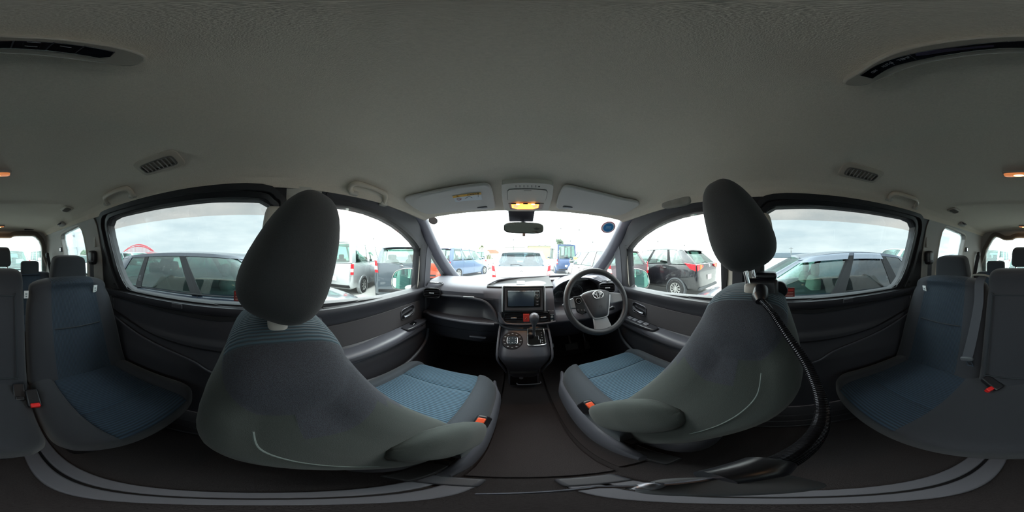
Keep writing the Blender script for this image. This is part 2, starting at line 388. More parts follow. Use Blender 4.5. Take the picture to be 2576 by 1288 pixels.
# A-pillar line: top of the front door opening and of the corner behind it
APL = [(.3, .262), (.5, .250), (.6, .238), (.70, .222), (.80, .20), (.90, .145), (1.0, .075), (1.1, .0), (1.2, -.075), (1.3, -.15), (1.36, -.2)]
atop = lambda y: interp(y, APL)
for s, SD in ((-1, 'left'), (1, 'right')):
    # rear quarter lining (third row)
    q = struct(side_slab('wall_' + SD, s, -2.25, -.93, -1.0, .272, [TRIMM][0], [QUART], th=.05, nu=50, nv=40))
    # sliding door: upper frame with rubber, glass and door trim below
    n = 3 if s < 0 else 4
    dr = sthing('door_%d' % n, (sx(s, -.4, -1), -.4, -1.0))
    up = side_slab('door_frame', s, -.93, .12, -.22, .262, RUBBER, [SLIDE], ins=-.006, th=.05, parent=dr, nu=36)
    ring = side_ring('rubber_seal', s, [(.075, -.235), (.075, .16), (.055, .218), (.0, .246), (-.2, .252), (-.45, .255), (-.75, .255), (-.83, .245), (-.866, .20), (-.866, .12), (-.852, .02), (-.83, -.06), (-.79, -.15), (-.76, -.20), (-.76, -.235)], .018, .004, RUBBER, .014, .03, parent=dr)
    ring2 = side_ring('inner_seal', s, SLIDE, .024, .0, BLACKP, .004, .02, parent=dr)
    wi = sthing('window_%d' % n, (sx(s, -.4, 0), -.4, 0))
    side_glass('glass', s, SLIDE, G_PRIV, parent=wi)
    # B-pillar cover (light trim) and the front door frame with its window
    bp = MB()
    def bpl(t):
        return lambda u, v: V((CX + s * (hw(lerp(-.24, .262, v), .16) + .012 - (.022 * sin(pi * min(1, max(0, u)))) + t), lerp(.095 - .02 * v, .235, u), lerp(-.24, .262, v)))
    bp.slab(bpl(0), bpl(.05), 8, 12)
    bpo = struct(bp.build('trim_%d' % (1 if s < 0 else 2), TRIML, ang=60))
    n2 = 1 if s < 0 else 2
    df = sthing('door_%d' % n2, (sx(s, .6, -1), .6, -1.0))
    fr = side_slab('door_frame', s, .225, 1.0, -.24, .262, mat('frame_dark', '2c2c31', .5), [FRONTW], ins=-.004, th=.05, ztop=lambda y: atop(y) + .04, parent=df, nu=36)
    side_ring('window_seal', s, FRONTW, .018, .0, RUBBER, .004, .02, parent=df)
    # painted sash that shows as a pale line along the front edge of the glass
    MB().tube([(sx(s, .916, z, -.004), .918, z) for z in (-.24, -.12, 0, .05)] + [(sx(s, .87, .085, -.004), .87, .085), (sx(s, .75, .15, -.004), .75, .148)], .0055, 6).build('painted_sash', CREAM, parent=df)
    w1 = sthing('window_%d' % n2, (sx(s, .6, 0), .6, 0))
    side_glass('glass', s, FRONTW, G_FRONT, parent=w1, top=lambda y: atop(y) + .02)
    VIS = glass('smoked_visor', (.90, .845, .82), .03)
    def vband(top, drop, nm, par):
        tp = [tuple(p[:2]) for p in smooth_path([(a, b, 0) for a, b in top], 3)]
        o1 = [V((CX + s * (hw(z, y) + .050), y, z + .02)) for y, z in tp]; i1 = [V((CX + s * (hw(z, y) + .075), y, z - drop)) for y, z in tp]
        MB().loft([o1 + i1[::-1], [p + V((s * .003, 0, 0)) for p in o1 + i1[::-1]]], cap=True).build(nm, VIS, parent=par, flat=True)
    vband([(.06, .235), (-.2, .240), (-.5, .244), (-.80, .240), (-.86, .215)], .066, 'rain_visor', dr)
    vband([(.24, .225), (.36, .228), (.46, .220), (.56, .204), (.66, .180), (.76, .145), (.84, .105), (.895, .068), (.925, .02)], .062, 'rain_visor', df)
    # front corner with the small quarter light, below the A-pillar
    cn = struct(side_slab('trim_%d' % (3 if s < 0 else 4), s, .985, 1.42, -.26, .2, DARKP, [QFRONT], ins=-.002, th=.05, ztop=lambda y: atop(y) + .015, nu=20))
    wq = sthing('window_%d' % (5 if s < 0 else 6), (sx(s, 1.15, -.1), 1.15, -.1))
    side_glass('glass', s, QFRONT, G_FRONT, parent=wq, top=lambda y: atop(y) - .0)
    # A-pillar cover
    ap = MB(); loops = []
    path = smooth_path([(s * .615, .80, .275), (s * .636, .885, .232), (s * .645, .99, .128), (s * .648, 1.10, .030), (s * .640, 1.21, -.066), (s * .622, 1.32, -.158), (s * .605, 1.40, -.22)], 5)
    for p in path:
        y = p.y; k = interp(y, [(.8, .8), (.95, 1), (1.4, 1.15)])
        nin = V((-s * .8, -.6, 0)).normalized(); ta = V((0, .76, -.64)); sd = ta.cross(nin).normalized() * (s)
        lp = []
        for a in range(14):
            an = 2 * pi * a / 14
            lp.append(V((CX, 0, 0)) + p + nin * (.020 * k * cos(an)) + sd * (.046 * k * sin(an)))
        loops.append(lp)
    ap.loft(loops)
    struct(ap.build('trim_%d' % (5 if s < 0 else 6), mat('pillar_plastic', '50505a', .45, bump=(400, .2, .0006)), ang=60))
    # quarter window glass (third row)
    wr = sthing('window_%d' % (7 if s < 0 else 8), (sx(s, -1.3, 0), -1.3, 0))
    side_glass('glass', s, QUART, G_PRIV, parent=wr)
    side_ring('window_frame', s, QUART, .014, .0, TRIML, .003, .02, parent=wr)
# ---- windscreen
def wsp(u, v, o=0):
    xw = lerp(.635, .675, v); a = (u * 2 - 1)
    y = lerp(.855, 1.35, v) + (.06 + .10 * v) * (1 - a * a) + o; z = lerp(.262, -.235, v) + .012 * (1 - a * a) + o * .7
    return V((CX + a * xw, y, z))
ws = sthing('window_9', (CX, 1.2, 0))
MB().slab(lambda u, v: wsp(u, v), lambda u, v: wsp(u, v, .005), 24, 12).build('windscreen_glass', G_FRONT, parent=ws, ang=60)
# black dotted border band round the edge of the windscreen (top centre sensor patch and lower edge)
m = MB(); m.slab(lambda u, v: wsp(u, .93 + .07 * v, -.002), lambda u, v: wsp(u, .93 + .07 * v, -.0005), 24, 2)
m.slab(lambda u, v: wsp(lerp(0, .012, u), v, -.002), lambda u, v: wsp(lerp(0, .012, u), v, -.0005), 1, 12)
m.slab(lambda u, v: wsp(lerp(.988, 1, u), v, -.002), lambda u, v: wsp(lerp(.988, 1, u), v, -.0005), 1, 12)
m.build('windscreen_border', BLACKP, parent=ws)
# ---- rear wall with the tailgate window, on its own leaning plane about 2.1 m behind the camera
def wy(z): return -2.127 + .49 * max(z, -.30)
def rearpt(px, py): d = D(px, py); p = d * (-2.127 / (d.y - .49 * d.z)); return (p.x, p.z)
RW = [rearpt(*p) for p in ((2480, 706), (2480, 640), (2486, 622), (2496, 604), (2504, 596), (2512, 597), (2520, 601), (2529, 604), (2545, 603.5), (2552, 600), (2560, 598), (2575.9, 598))] + \
     [rearpt(*p) for p in ((26, 598), (33, 595), (42, 593.5), (82, 593.5), (90, 597), (99, 606), (104, 620), (105, 640), (106, 706))]
RO = []
def outl(k): return [(CX + k * (.60), -.30)]
bw = MB()
def rwall(y):
    def g(u, v):
        z = lerp(-1.0, .335, v); h = hw(min(z, .26), -2.05) + .05; x = CX + lerp(-h, h, u); return V((x, wy(z) + y, z))
    return g
bw.slab(rwall(0), rwall(-.06), 30, 30)
bw = struct(bw.build('wall_back', TRIMM))
m = MB(); m.prism([(x, -1.8, z) for x, z in RW], (0, -.8, 0)); cut(bw, [m.build('cutter', TRIML)])
tg = sthing('door_5', (CX, -2.1, -1.0))
RWs = [tuple(p[:2]) for p in smooth_path([(x, z, 0) for x, z in RW], 3, True)]
oo = offset_poly(RWs, .052); ii = offset_poly(RWs, -.0)
MB().ring([(x, wy(z) + .015, z) for x, z in oo], [(x, wy(z) + .015, z) for x, z in ii], (0, -.03, 0)).build('tailgate_trim', mat('tailgate_trim', '5d574f', .6, bump=(400, .2, .0006)), parent=tg, bevel=.006)
o2 = offset_poly(RWs, .008); i2 = offset_poly(RWs, -.004)
MB().ring([(x, wy(z) + .019, z) for x, z in o2], [(x, wy(z) + .019, z) for x, z in i2], (0, -.01, 0)).build('window_edge', TRIML, parent=tg)
wb = sthing('window_10', (CX, -2.1, 0))
m = MB(); gz0, gz1 = min(p[1] for p in RWs) - .01, max(p[1] for p in RWs) + .01; gx0, gx1 = min(p[0] for p in RWs) - .01, max(p[0] for p in RWs) + .01
m.prism([(x, wy(z) - .03, z) for x, z in ((gx0, gz0), (gx1, gz0), (gx1, gz1), (gx0, gz1))], (0, -.004, 0)); m.build('rear_glass', G_REAR, parent=wb, flat=True)
hl = MB()
for k in range(15):
    z = .205 - k * .026; hl.box((CX, wy(z) - .028, z), (.98, .0008, .0012))
hl.build('demister_lines', mat('demister_lines', 'a9b4b2', .5), parent=wb, flat=True)
# ---- floor
m = MB(); m.box((CX, -.44, FZ - .02), (1.46, 3.98, .04)); struct(m.build('floor', CARPET))

for s, SD in ((-1, 'left'), (1, 'right')):
    m = MB(); m.box((CX + s * .70, 1.27, -.62), (.05, .56, .80)); struct(m.build('trim_%d' % (11 if s < 0 else 12), PANELD, bevel=.01))
# ================================================================ SEATS
RIBZ = mat('ribbed_blue_cloth_back', '3f5a6b', .85, rib=('X', 160, '2d3d4a'), sheen=.1)
RIBC = mat('ribbed_blue_cloth_cushion', '426073', .85, rib=('Y', 110, '22323f'), sheen=.1)
RIBY = mat('ribbed_blue_cloth_shoulder', '36515f', .85, rib=('X', 130, '222f38'), sheen=.1)
WOVEN = mat('woven_charcoal_cloth', '292c34', .85, weave=(700, '3b404a'), sheen=.05)
SIDEF = mat('plain_grey_green_cloth', '303735', .9, noise=(300, .15), bump=(700, .4, .001), sheen=.1)
BOLS = mat('plain_slate_cloth', '2e343b', .88, noise=(300, .12), bump=(700, .4, .001), sheen=.1)
HRF = mat('headrest_cloth', '2f3133', .9, noise=(300, .12), bump=(700, .4, .001), sheen=.05)
SEAM = mat('seam_thread', '23282d', .9)
ORANGE = mat('orange_red_button', 'e0542f', .4)
REDB = mat('red_button', 'd01f1f', .4)
AL = [-1, -.992, -.975, -.94, -.89, -.82, -.74, -.66, -.58, -.54, -.5, -.4, -.28, -.14, 0, .14, .28, .4, .5, .54, .58, .66, .74, .82, .89, .94, .975, .992, 1]
def seatback(xc, prof, ztop, hwmax, inner, mats, ins=.56, recess=.02, pw=(2.6, .5), nz=22, bol=0, shoulder=True):
    """closed cushion: prof = [(z, y_rear, y_front, half_width)], swept over the seat's width"""
    z0 = prof[0][0]; zt = ztop
    fr = []                                          # silhouette: front bottom -> top -> rear bottom
    zs = [lerp(z0, zt - .045, i / nz) for i in range(nz + 1)]
    R_ = lambda z: cinterp(z, [(p[0], p[1]) for p in prof]); F_ = lambda z: cinterp(z, [(p[0], p[2]) for p in prof]); H_ = lambda z: cinterp(z, [(p[0], p[3]) for p in prof])
    sil = []
    for z in zs: sil.append((F_(z), z, 'f', z))
    za = zt - .045; ya, yb = F_(za), R_(za)
    for k in range(1, 12):
        an = pi * k / 12; sil.append(((ya + yb) / 2 + (ya - yb) / 2 * (abs(cos(an)) ** .75) * (1 if cos(an) > 0 else -1), za + .045 * sin(an) ** .8, 't', za))
    for z in zs[::-1]: sil.append((R_(z), z, 'r', z))
    mb = MB(); loops = []
    for a in AL:
        A = abs(a); k = max(0.0, 1 - A ** pw[0]) ** pw[1]; k = .0 + 1.0 * k; lp = []
        kk = lerp(.30, 1, k)
        for y, z, t, zz in sil:
            my = (R_(zz) + F_(zz)) / 2; h = H_(zz)
            yy = my + (y - my) * lerp(.42, 1, max(0, 1 - A ** 5) ** .5)
            if t == 'f': yy -= recess * (1 - sstep(.35, .75, A)) - bol * sstep(.6, .8, A) * (1 - sstep(.9, 1, A))
            zz2 = z
            up = sstep(z0 + .35 * (zt - z0), zt + .02, z)
            zz2 = z - (1 - k) * up * (.085 if shoulder else .05)
            lp.append(V((xc + a * h, yy, zz2)))
        loops.append(lp)
    ns = len(sil)
    def shrink(lp, f, dx):
        return [V((p.x + dx, lerp((R_(t[3]) + F_(t[3])) / 2, p.y, f), p.z if t[2] != 't' else lerp(lp[nz].z + .001, p.z, f))) for p, t in zip(lp, sil)]
    ex = [(.75, .0015), (.45, .003), (.15, .0036), (.01, .0038)]
    l0, l1 = loops[0], loops[-1]
    loops = [shrink(l0, f, -d) for f, d in ex[::-1]] + loops + [shrink(l1, f, d) for f, d in ex]
    AX = [-1] * 4 + AL + [1] * 4
    def mi(i, j):
        A = (abs(AX[i]) + abs(AX[min(i + 1, len(AX) - 1)])) / 2; t = sil[j][2]
        if t == 'r' and j > nz + 11: return 0
        if A < ins: return 2
        if A < (lerp(.70, .90, sstep(-.43, -.22, sil[j][1])) if shoulder else .96): return 1 if t != 'r' else 0
        return 1 if (shoulder and sil[j][1] > zt - .12 and t != 'r') else 0
    mb.loft(loops, mi=mi)
    return mb
def cushion(x0, x1, y0, y1, zt, zb, mats, ins=None, bol=.018, front=1, tilt=0.0, ynum=26, sink=0):
    """top at zt, front edge at y1 (or y0 when it faces the other way)"""
    xc = (x0 + x1) / 2; hwx = (x1 - x0) / 2
    def top(a, b):
        ea = max(0, 1 - abs(a) ** 7) ** .35; eb = max(0, 1 - abs(b) ** 9) ** .35
        return zb + (zt - zb) * (.35 + .65 * ea * eb)
    mb = MB(); loops = []
    xs = [-1, -.985, -.95, -.89, -.8]; 
    if ins: i0, i1 = (ins[0] - xc) / hwx, (ins[1] - xc) / hwx
    else: i0, i1 = -.4, .4
    base = [-1, -.99, -.965, -.92, -.86, -.78] + [lerp(-.7, .7, k / 12) for k in range(13)] + [.78, .86, .92, .965, .99, 1] + [i0 - .012, i0 + .012, i1 - .012, i1 + .012]
    base = sorted(x for x in base if -1 <= x <= 1)
    ys = [-1, -.995, -.98, -.95, -.9, -.84] + [lerp(-.78, .78, k / 14) for k in range(15)] + [.84, .9, .95, .98, .995, 1]
    seamb = .33
    ys = sorted(ys + [seamb - .02, seamb, seamb + .02])
    def P(a, b, up):
        rx = 1 - .10 * (abs(b) ** 6) * (1 if b > 0 else .3) ; 
        x = xc + hwx * a * rx; y = lerp(y0, y1, (b + 1) / 2)
        y -= (.03 if b > 0 else 0) * (abs(a) ** 5) * (1 if front > 0 else 1) * sstep(.5, 1, b)
        z = top(a, b)
        if up:
            in_ = ins and i0 <= a <= i1
            d = 0
            if ins:
                for e in (i0, i1): d = max(d, 1 - abs(a - e) / .03)
                z -= .006 * max(0, d) * (1 if abs(b) < .97 else 0)
                if in_: z -= .006 * max(0, 1 - abs(b - seamb) / .03)
                if a < i0 or a > i1: z += bol * sin(pi * min(1, max(0, (abs(a) - max(abs(i0), abs(i1)) * .8) / (1 - max(abs(i0), abs(i1)) * .8))))
            z += tilt * (b + 1) / 2
        else: z = zb + tilt * (b + 1) / 2
        return V((x, y, z))
    def mi(i, j): return 0
    def g(up): return [[P(a, b, up) for b in ys] for a in base]
    T = g(True); B = g(False); nb = len(ys); na = len(base)
    k = len(mb.v); vs = [p for r in T for p in r] + [p for r in B for p in r]; fs = []; ms = []
    for i in range(na - 1):
        for j in range(nb - 1):
            fs.append((i * nb + j, (i + 1) * nb + j, (i + 1) * nb + j + 1, i * nb + j + 1))
            am = (base[i] + base[i + 1]) / 2; bm_ = (ys[j] + ys[j + 1]) / 2
            ms.append(1 if ins and i0 < am < i1 and bm_ < .985 else 0)
            o = na * nb; fs.append((o + i * nb + j, o + i * nb + j + 1, o + (i + 1) * nb + j + 1, o + (i + 1) * nb + j)); ms.append(0)
    per = [(i, 0) for i in range(na - 1)] + [(na - 1, j) for j in range(nb - 1)] + [(i, nb - 1) for i in range(na - 1, 0, -1)] + [(0, j) for j in range(nb - 1, 0, -1)]
    for p, q in zip(per, per[1:] + per[:1]):
        a = p[0] * nb + p[1]; b = q[0] * nb + q[1]; o = na * nb; fs.append((a, b, o + b, o + a)); ms.append(0)
    mb.add(vs, fs, ms); return mb
PF = [(-.86, .20, .40, .17), (-.76, .15, .395, .187), (-.66, .09, .362, .198), (-.56, .035, .318, .20), (-.46, -.02, .268, .20), (-.38, -.06, .228, .197),
      (-.30, -.083, .188, .19), (-.22, -.078, .15, .176), (-.17, -.062, .128, .16), (-.13, -.045, .11, .135)]
def front_seat(xc, inn, dy, hdy, hdz, label, dz):
    rt = thing('driver_seat' if dz else 'passenger_seat', (xc, .35 + dy, FZ), label, 'car seat', 'front seats')
    pf = [(z, a + dy, b + dy, h) for z, a, b, h in PF]
    sb = seatback(xc, pf, -.112, .2, inn, None, bol=.008, ins=.70).build('backrest', [SIDEF, WOVEN, RIBY], parent=rt, ang=150)
    # stitched seams on the inner side and the back hem
    side = lambda z, k, o=.003: V((xc + inn * (interp(z, [(p[0], p[3]) for p in pf]) * .985 + o), lerp(interp(z, [(p[0], p[1]) for p in pf]), interp(z, [(p[0], p[2]) for p in pf]), k), z))
    MB().tube(smooth_path([side(z, .30, .0055) for z in (-.245, -.30, -.36, -.42, -.47, -.52)], 6), .0014, 6).build('side_seam', mat('pale_seam', '5c6664', .9), parent=sb)
    # plastic shell under the backrest and recliner cover
    MB().sq((xc, .225 + dy, -.80), (.175, .13, .07), .5, .5).build('lower_back_cover', PANELD, parent=rt)
    cu = cushion(xc - .235, xc + .235, .24 + dy, .715 + dy, -.632, -.75, None, ins=(xc - .155, xc + .155))
    cu.build('seat_cushion', [BOLS, RIBC], parent=rt, ang=60)
    # base: side skirts, slide rails
    b = MB()
    for k in (-1, 1):
        loops = []
        for y, zt, zb, hx in ((.17, -.80, -.86, .010), (.24, -.745, -.88, .016), (.34, -.72, -.90, .018), (.5, -.715, -.885, .018), (.64, -.71, -.86, .018), (.70, -.70, -.80, .014), (.725, -.70, -.76, .008)):
            x = xc + k * .232 - (k * .02 if y > .69 else 0); zc_ = (zt + zb) / 2; hz = (zt - zb) / 2
            loops.append([V((x + hx * cos(2 * pi * q / 12), y + dy, zc_ + hz * (abs(sin(2 * pi * q / 12)) ** .6) * (1 if sin(2 * pi * q / 12) > 0 else -1))) for q in range(12)])
        MB().loft(loops).build('side_skirt', DARKP2, parent=rt, ang=60)
    for k in (-1, 1):
        MB().box((xc + k * .18, .42 + dy, -.955), (.05, .56, .03)).build('slide_rail', mat('rail_metal', '4a4a4c', .5, metal=.6), parent=rt, bevel=.005)
        for yy in (.28, .60): MB().box((xc + k * .19, yy + dy, -.90), (.035, .06, .09)).build('rail_bracket', BLACKP, parent=rt, bevel=.006)
    MB().box((xc, .44 + dy, -.80), (.40, .40, .10)).build('seat_pan', BLACKP, parent=rt, bevel=.02)
    # armrest folded up along the inner side
    am = MB(); p0 = V((xc + inn * .232, .325 + dy, -.635)); p1 = V((xc + inn * .200, .115 + dy, -.405)); ax = (p1 - p0); ln = ax.length; ax.normalize(); up = V((1, 0, 0)); q = ax.cross(up).normalized()
    loops = []
    for i in range(17):
        t = i / 16; wv = interp(t, [(0, .042), (.08, .054), (.3, .064), (.6, .065), (.8, .055), (.92, .038), (1, .006)]); th = interp(t, [(0, .018), (.1, .026), (.5, .031), (.85, .024), (1, .004)])
        c = p0 + ax * (ln * t)
        loops.append([c + q * (wv * math.copysign(abs(cos(2 * pi * k / 20)) ** .8, cos(2 * pi * k / 20))) + up * (th * math.copysign(abs(sin(2 * pi * k / 20)) ** .7, sin(2 * pi * k / 20))) for k in range(20)])
    am.loft(loops).build('armrest', SIDEF, parent=rt, ang=60)
    MB().lathe([(.001, -.02), (.03, -.018), (.034, 0), (.03, .012), (.001, .014)], p0 + V((-inn * .02, 0, -.012)), (1, 0, 0)).build('armrest_pivot', BLACKP, parent=rt)
    # belt buckle
    bx = xc + inn * .232 - inn * .004
    rot = (28, 0, -inn * 8)
    bk = MB().box((bx, .395 + dy, -.655), (.03, .055, .085), rot).build('buckle', BLACKP, parent=rt, bevel=.008, seg=3)
    MB().box((bx, .372 + dy, -.6165), (.021, .032, .012), rot).build('release_button', ORANGE, parent=bk, bevel=.003)
    # head restraint
    hc = V((xc, .052 + dy + hdy, .004 + hdz))
    MB().sq(hc, (.131, .068, .123), .76, .66, rot=(-23, 0, 0), nu=24, nv=40, warp=lambda p: V((p.x * (1 - .08 * p.z / .119), p.y * (1 - .30 * p.z / .119), p.z))).build('headrest', HRF, parent=rt, ang=80)
    for k in (-1, 1):
        MB().tube([(xc + k * .055, .035 + dy + hdy, hc.z - .08), (xc + k * .055, .02 + dy, -.155)], .006, 10).build('headrest_post', CHROME, parent=rt)
        MB().sq((xc + k * .055, .025 + dy, -.112), (.02, .016, .012), .5, .6).build('post_guide', TRIMM, parent=rt)
    rt.location.z += dz
    return rt
front_seat(-.315, 1, 0, 0, 0, 'front passenger seat with blue ribbed insert, headrest pushed right down', 0)
front_seat(.420, -1, .025, .012, .040, 'driver seat behind the steering wheel, its raised headrest on chrome posts', .038)
BOL2 = mat('rear_slate_cloth', '25272d', .9, noise=(300, .12), bump=(700, .4, .001), sheen=.15); HR2F = mat('rear_headrest_cloth', '22262b', .9, bump=(700, .4, .001), sheen=.15)
# ---------------------------------------------------------------- second row
def P2(ex=0): return [(-.70, -.80, -.60 + ex, .25), (-.60, -.83, -.645 + ex, .25), (-.45, -.87, -.69 + ex, .25), (-.30, -.905, -.735 + ex, .245), (-.20, -.925, -.765 + ex, .235), (-.14, -.94, -.80 + ex, .22)]
RIB2 = mat('ribbed_slate_cloth_back', '1f303f', .88, rib=('X', 150, '161e26'), sheen=.05)
RIB2C = mat('ribbed_slate_cloth_cushion', '203547', .88, rib=('Y', 100, '131c25'), sheen=.05)
def row_seam(parent, x0, x1, z):   # horizontal seam across the insert
    y = interp(z, [(p[0], p[2]) for p in P2()]) - .017
    MB().tube([(x0, y, z), ((x0 + x1) / 2, y - .001, z - .004), (x1, y, z)], .004, 6).build('cross_seam', SEAM, parent=parent)
def hr2(x, z=-.075, y=-.925, w=.108, parent=None, posts=True, h=.078):
    MB().sq((x, y, z), (w, .05, h), .38, .38, rot=(-8, 0, 0), nu=20, nv=36, warp=lambda p: V((p.x * (1 - .10 * p.z / .078), p.y, p.z))).build('headrest', HR2F, parent=parent, ang=70)
    if posts:
        for k in (-1, 1): MB().tube([(x + k * .05, y, z - h * .6), (x + k * .03, y, z - h - .05)], .006, 8).build('headrest_post', CHROME, parent=parent)
sl = thing('second_row_seat', (-.35, -.6, FZ), 'single rear seat behind the front passenger seat, blue ribbed insert, red belt buckle', 'car seat', 'second row seats')
seatback(-.35, P2(), -.118, .25, 1, None, ins=.56, shoulder=False).build('backrest', [BOL2, BOL2, RIB2], parent=sl, ang=150)
row_seam(sl, -.475, -.225, -.37)
cushion(-.605, -.093, -.70, -.235, -.638, -.735, None, ins=(-.505, -.19), front=-1).build('seat_cushion', [BOL2, RIB2C], parent=sl, ang=60)
hr2(-.372, parent=sl)
MB().box((-.35, -.50, -.86), (.42, .36, .24)).build('seat_base', BLACKP, parent=sl, bevel=.02)
sr = thing('second_row_seat', (.30, -.6, FZ), 'wide rear bench seat behind the driver seat with a plain middle back panel', 'car seat', 'second row seats')
seatback(.455, P2(), -.118, .245, 1, None, ins=.56, shoulder=False).build('backrest', [BOL2, BOL2, RIB2], parent=sr, ang=150)
row_seam(sr, .33, .58, -.37)
pm = [(z, a, b + .012, .15) for z, a, b, h in P2()]
seatback(.063, pm, -.065, .15, 1, None, ins=.0, recess=0, shoulder=False, pw=(6, .5)).build('middle_backrest', [BOL2, BOL2, BOL2], parent=sr, ang=70)
# fold-down panel outlined by a deep seam
yf = lambda z: interp(z, [(p[0], p[2]) for p in pm])
pl = [(.165, -.19), (.175, -.21), (.178, -.56), (.165, -.59), (-.03, -.59), (-.045, -.56), (-.042, -.21), (-.03, -.19)]
MB().tube([(x, yf(z) + .002, z) for x, z in smooth_path([(a, b, 0) for a, b in pl], 4, True) and [(p.x, p.y) for p in smooth_path([(a, b, 0) for a, b in pl], 4, True)]], .004, 6, closed=True).build('panel_seam', SEAM, parent=sr)
cushion(-.083, .70, -.70, -.235, -.638, -.735, None, ins=(.265, .60), front=-1).build('seat_cushion', [BOL2, RIB2C], parent=sr, ang=60)
hr2(.472, parent=sr); hr2(.036, z=-.004, y=-.93, w=.064, h=.054, parent=sr)
MB().box((.31, -.50, -.86), (.66, .36, .24)).build('seat_base', BLACKP, parent=sr, bevel=.02)
# second row buckles and child-seat tags
def tagm(px, py, y, parent):
    p = PY(px, py, y); t = MB(); t.box(p, (.022, .004, .042), (-14, 0, 0)); o = t.build('anchor_tag', mat('white_fabric_tag', 'd9dcdc', .8), parent=parent)
    t = MB(); t.lathe([(.001, 0), (.006, 0), (.006, .0012), (.001, .0012)], p + V((0, .0025, .006)), (0, 1, 0)); t.lathe([(.001, 0), (.004, 0), (.004, .0012), (.001, .0012)], p + V((0, .0025, -.009)), (0, 1, 0)); t.build('tag_print', mat('tag_print', '6a7478', .8), parent=o)
tagm(66, 741, -.80, sl); tagm(239, 726, -.775, sl); tagm(2326, 727, -.775, sr)
def buckle(x, y, z, parent, red=True, ry=0):
    b = MB().box((x, y, z), (.045, .09, .03), (-25, 0, ry)).build('belt_buckle', BLACKP, parent=parent, bevel=.006)
    MB().box((x, y + .04, z - .008), (.03, .02, .03), (-25, 0, ry)).build('release_button', REDB if red else BLACKP, parent=b, bevel=.004)
p = PZ(86, 1008, -.63); buckle(p.x, p.y - .02, -.635, sl); p = PZ(48, 985, -.63); buckle(p.x, p.y, -.635, sr, False)
p = PZ(2492, 972, -.625); buckle(p.x, p.y - .02, -.622, sr, True, 60)
# ---------------------------------------------------------------- third row
for x, lb in ((-.245, 'small folded-low third row seat behind the single rear seat'), (.345, 'small third row seat behind the wide rear bench seat')):
    r3 = thing('third_row_seat', (x, -1.6, FZ), lb, 'car seat', 'third row seats')
    p3 = [(-.62, -1.74, -1.55, .275), (-.40, -1.82, -1.66, .275), (-.26, -1.86, -1.72, .27), (-.2, -1.87, -1.75, .26)]
    seatback(x, p3, -.175, .31, 1, None, ins=.5, shoulder=False, pw=(8, .5)).build('backrest', [BOL2, BOL2, RIB2], parent=r3, ang=70)
    MB().sq((x + (.03 if x > 0 else -.02), -1.79, -.135), (.10, .045, .08), .3, .3).build('headrest', HR2F, parent=r3, ang=70)
    cushion(x - .275, x + .275, -1.62, -1.20, -.60, -.70, None, ins=(x - .18, x + .18), front=-1).build('seat_cushion', [BOL2, RIB2C], parent=r3, ang=60)
    MB().box((x, -1.42, -.85), (.5, .36, .28)).build('seat_base', BLACKP, parent=r3, bevel=.02)
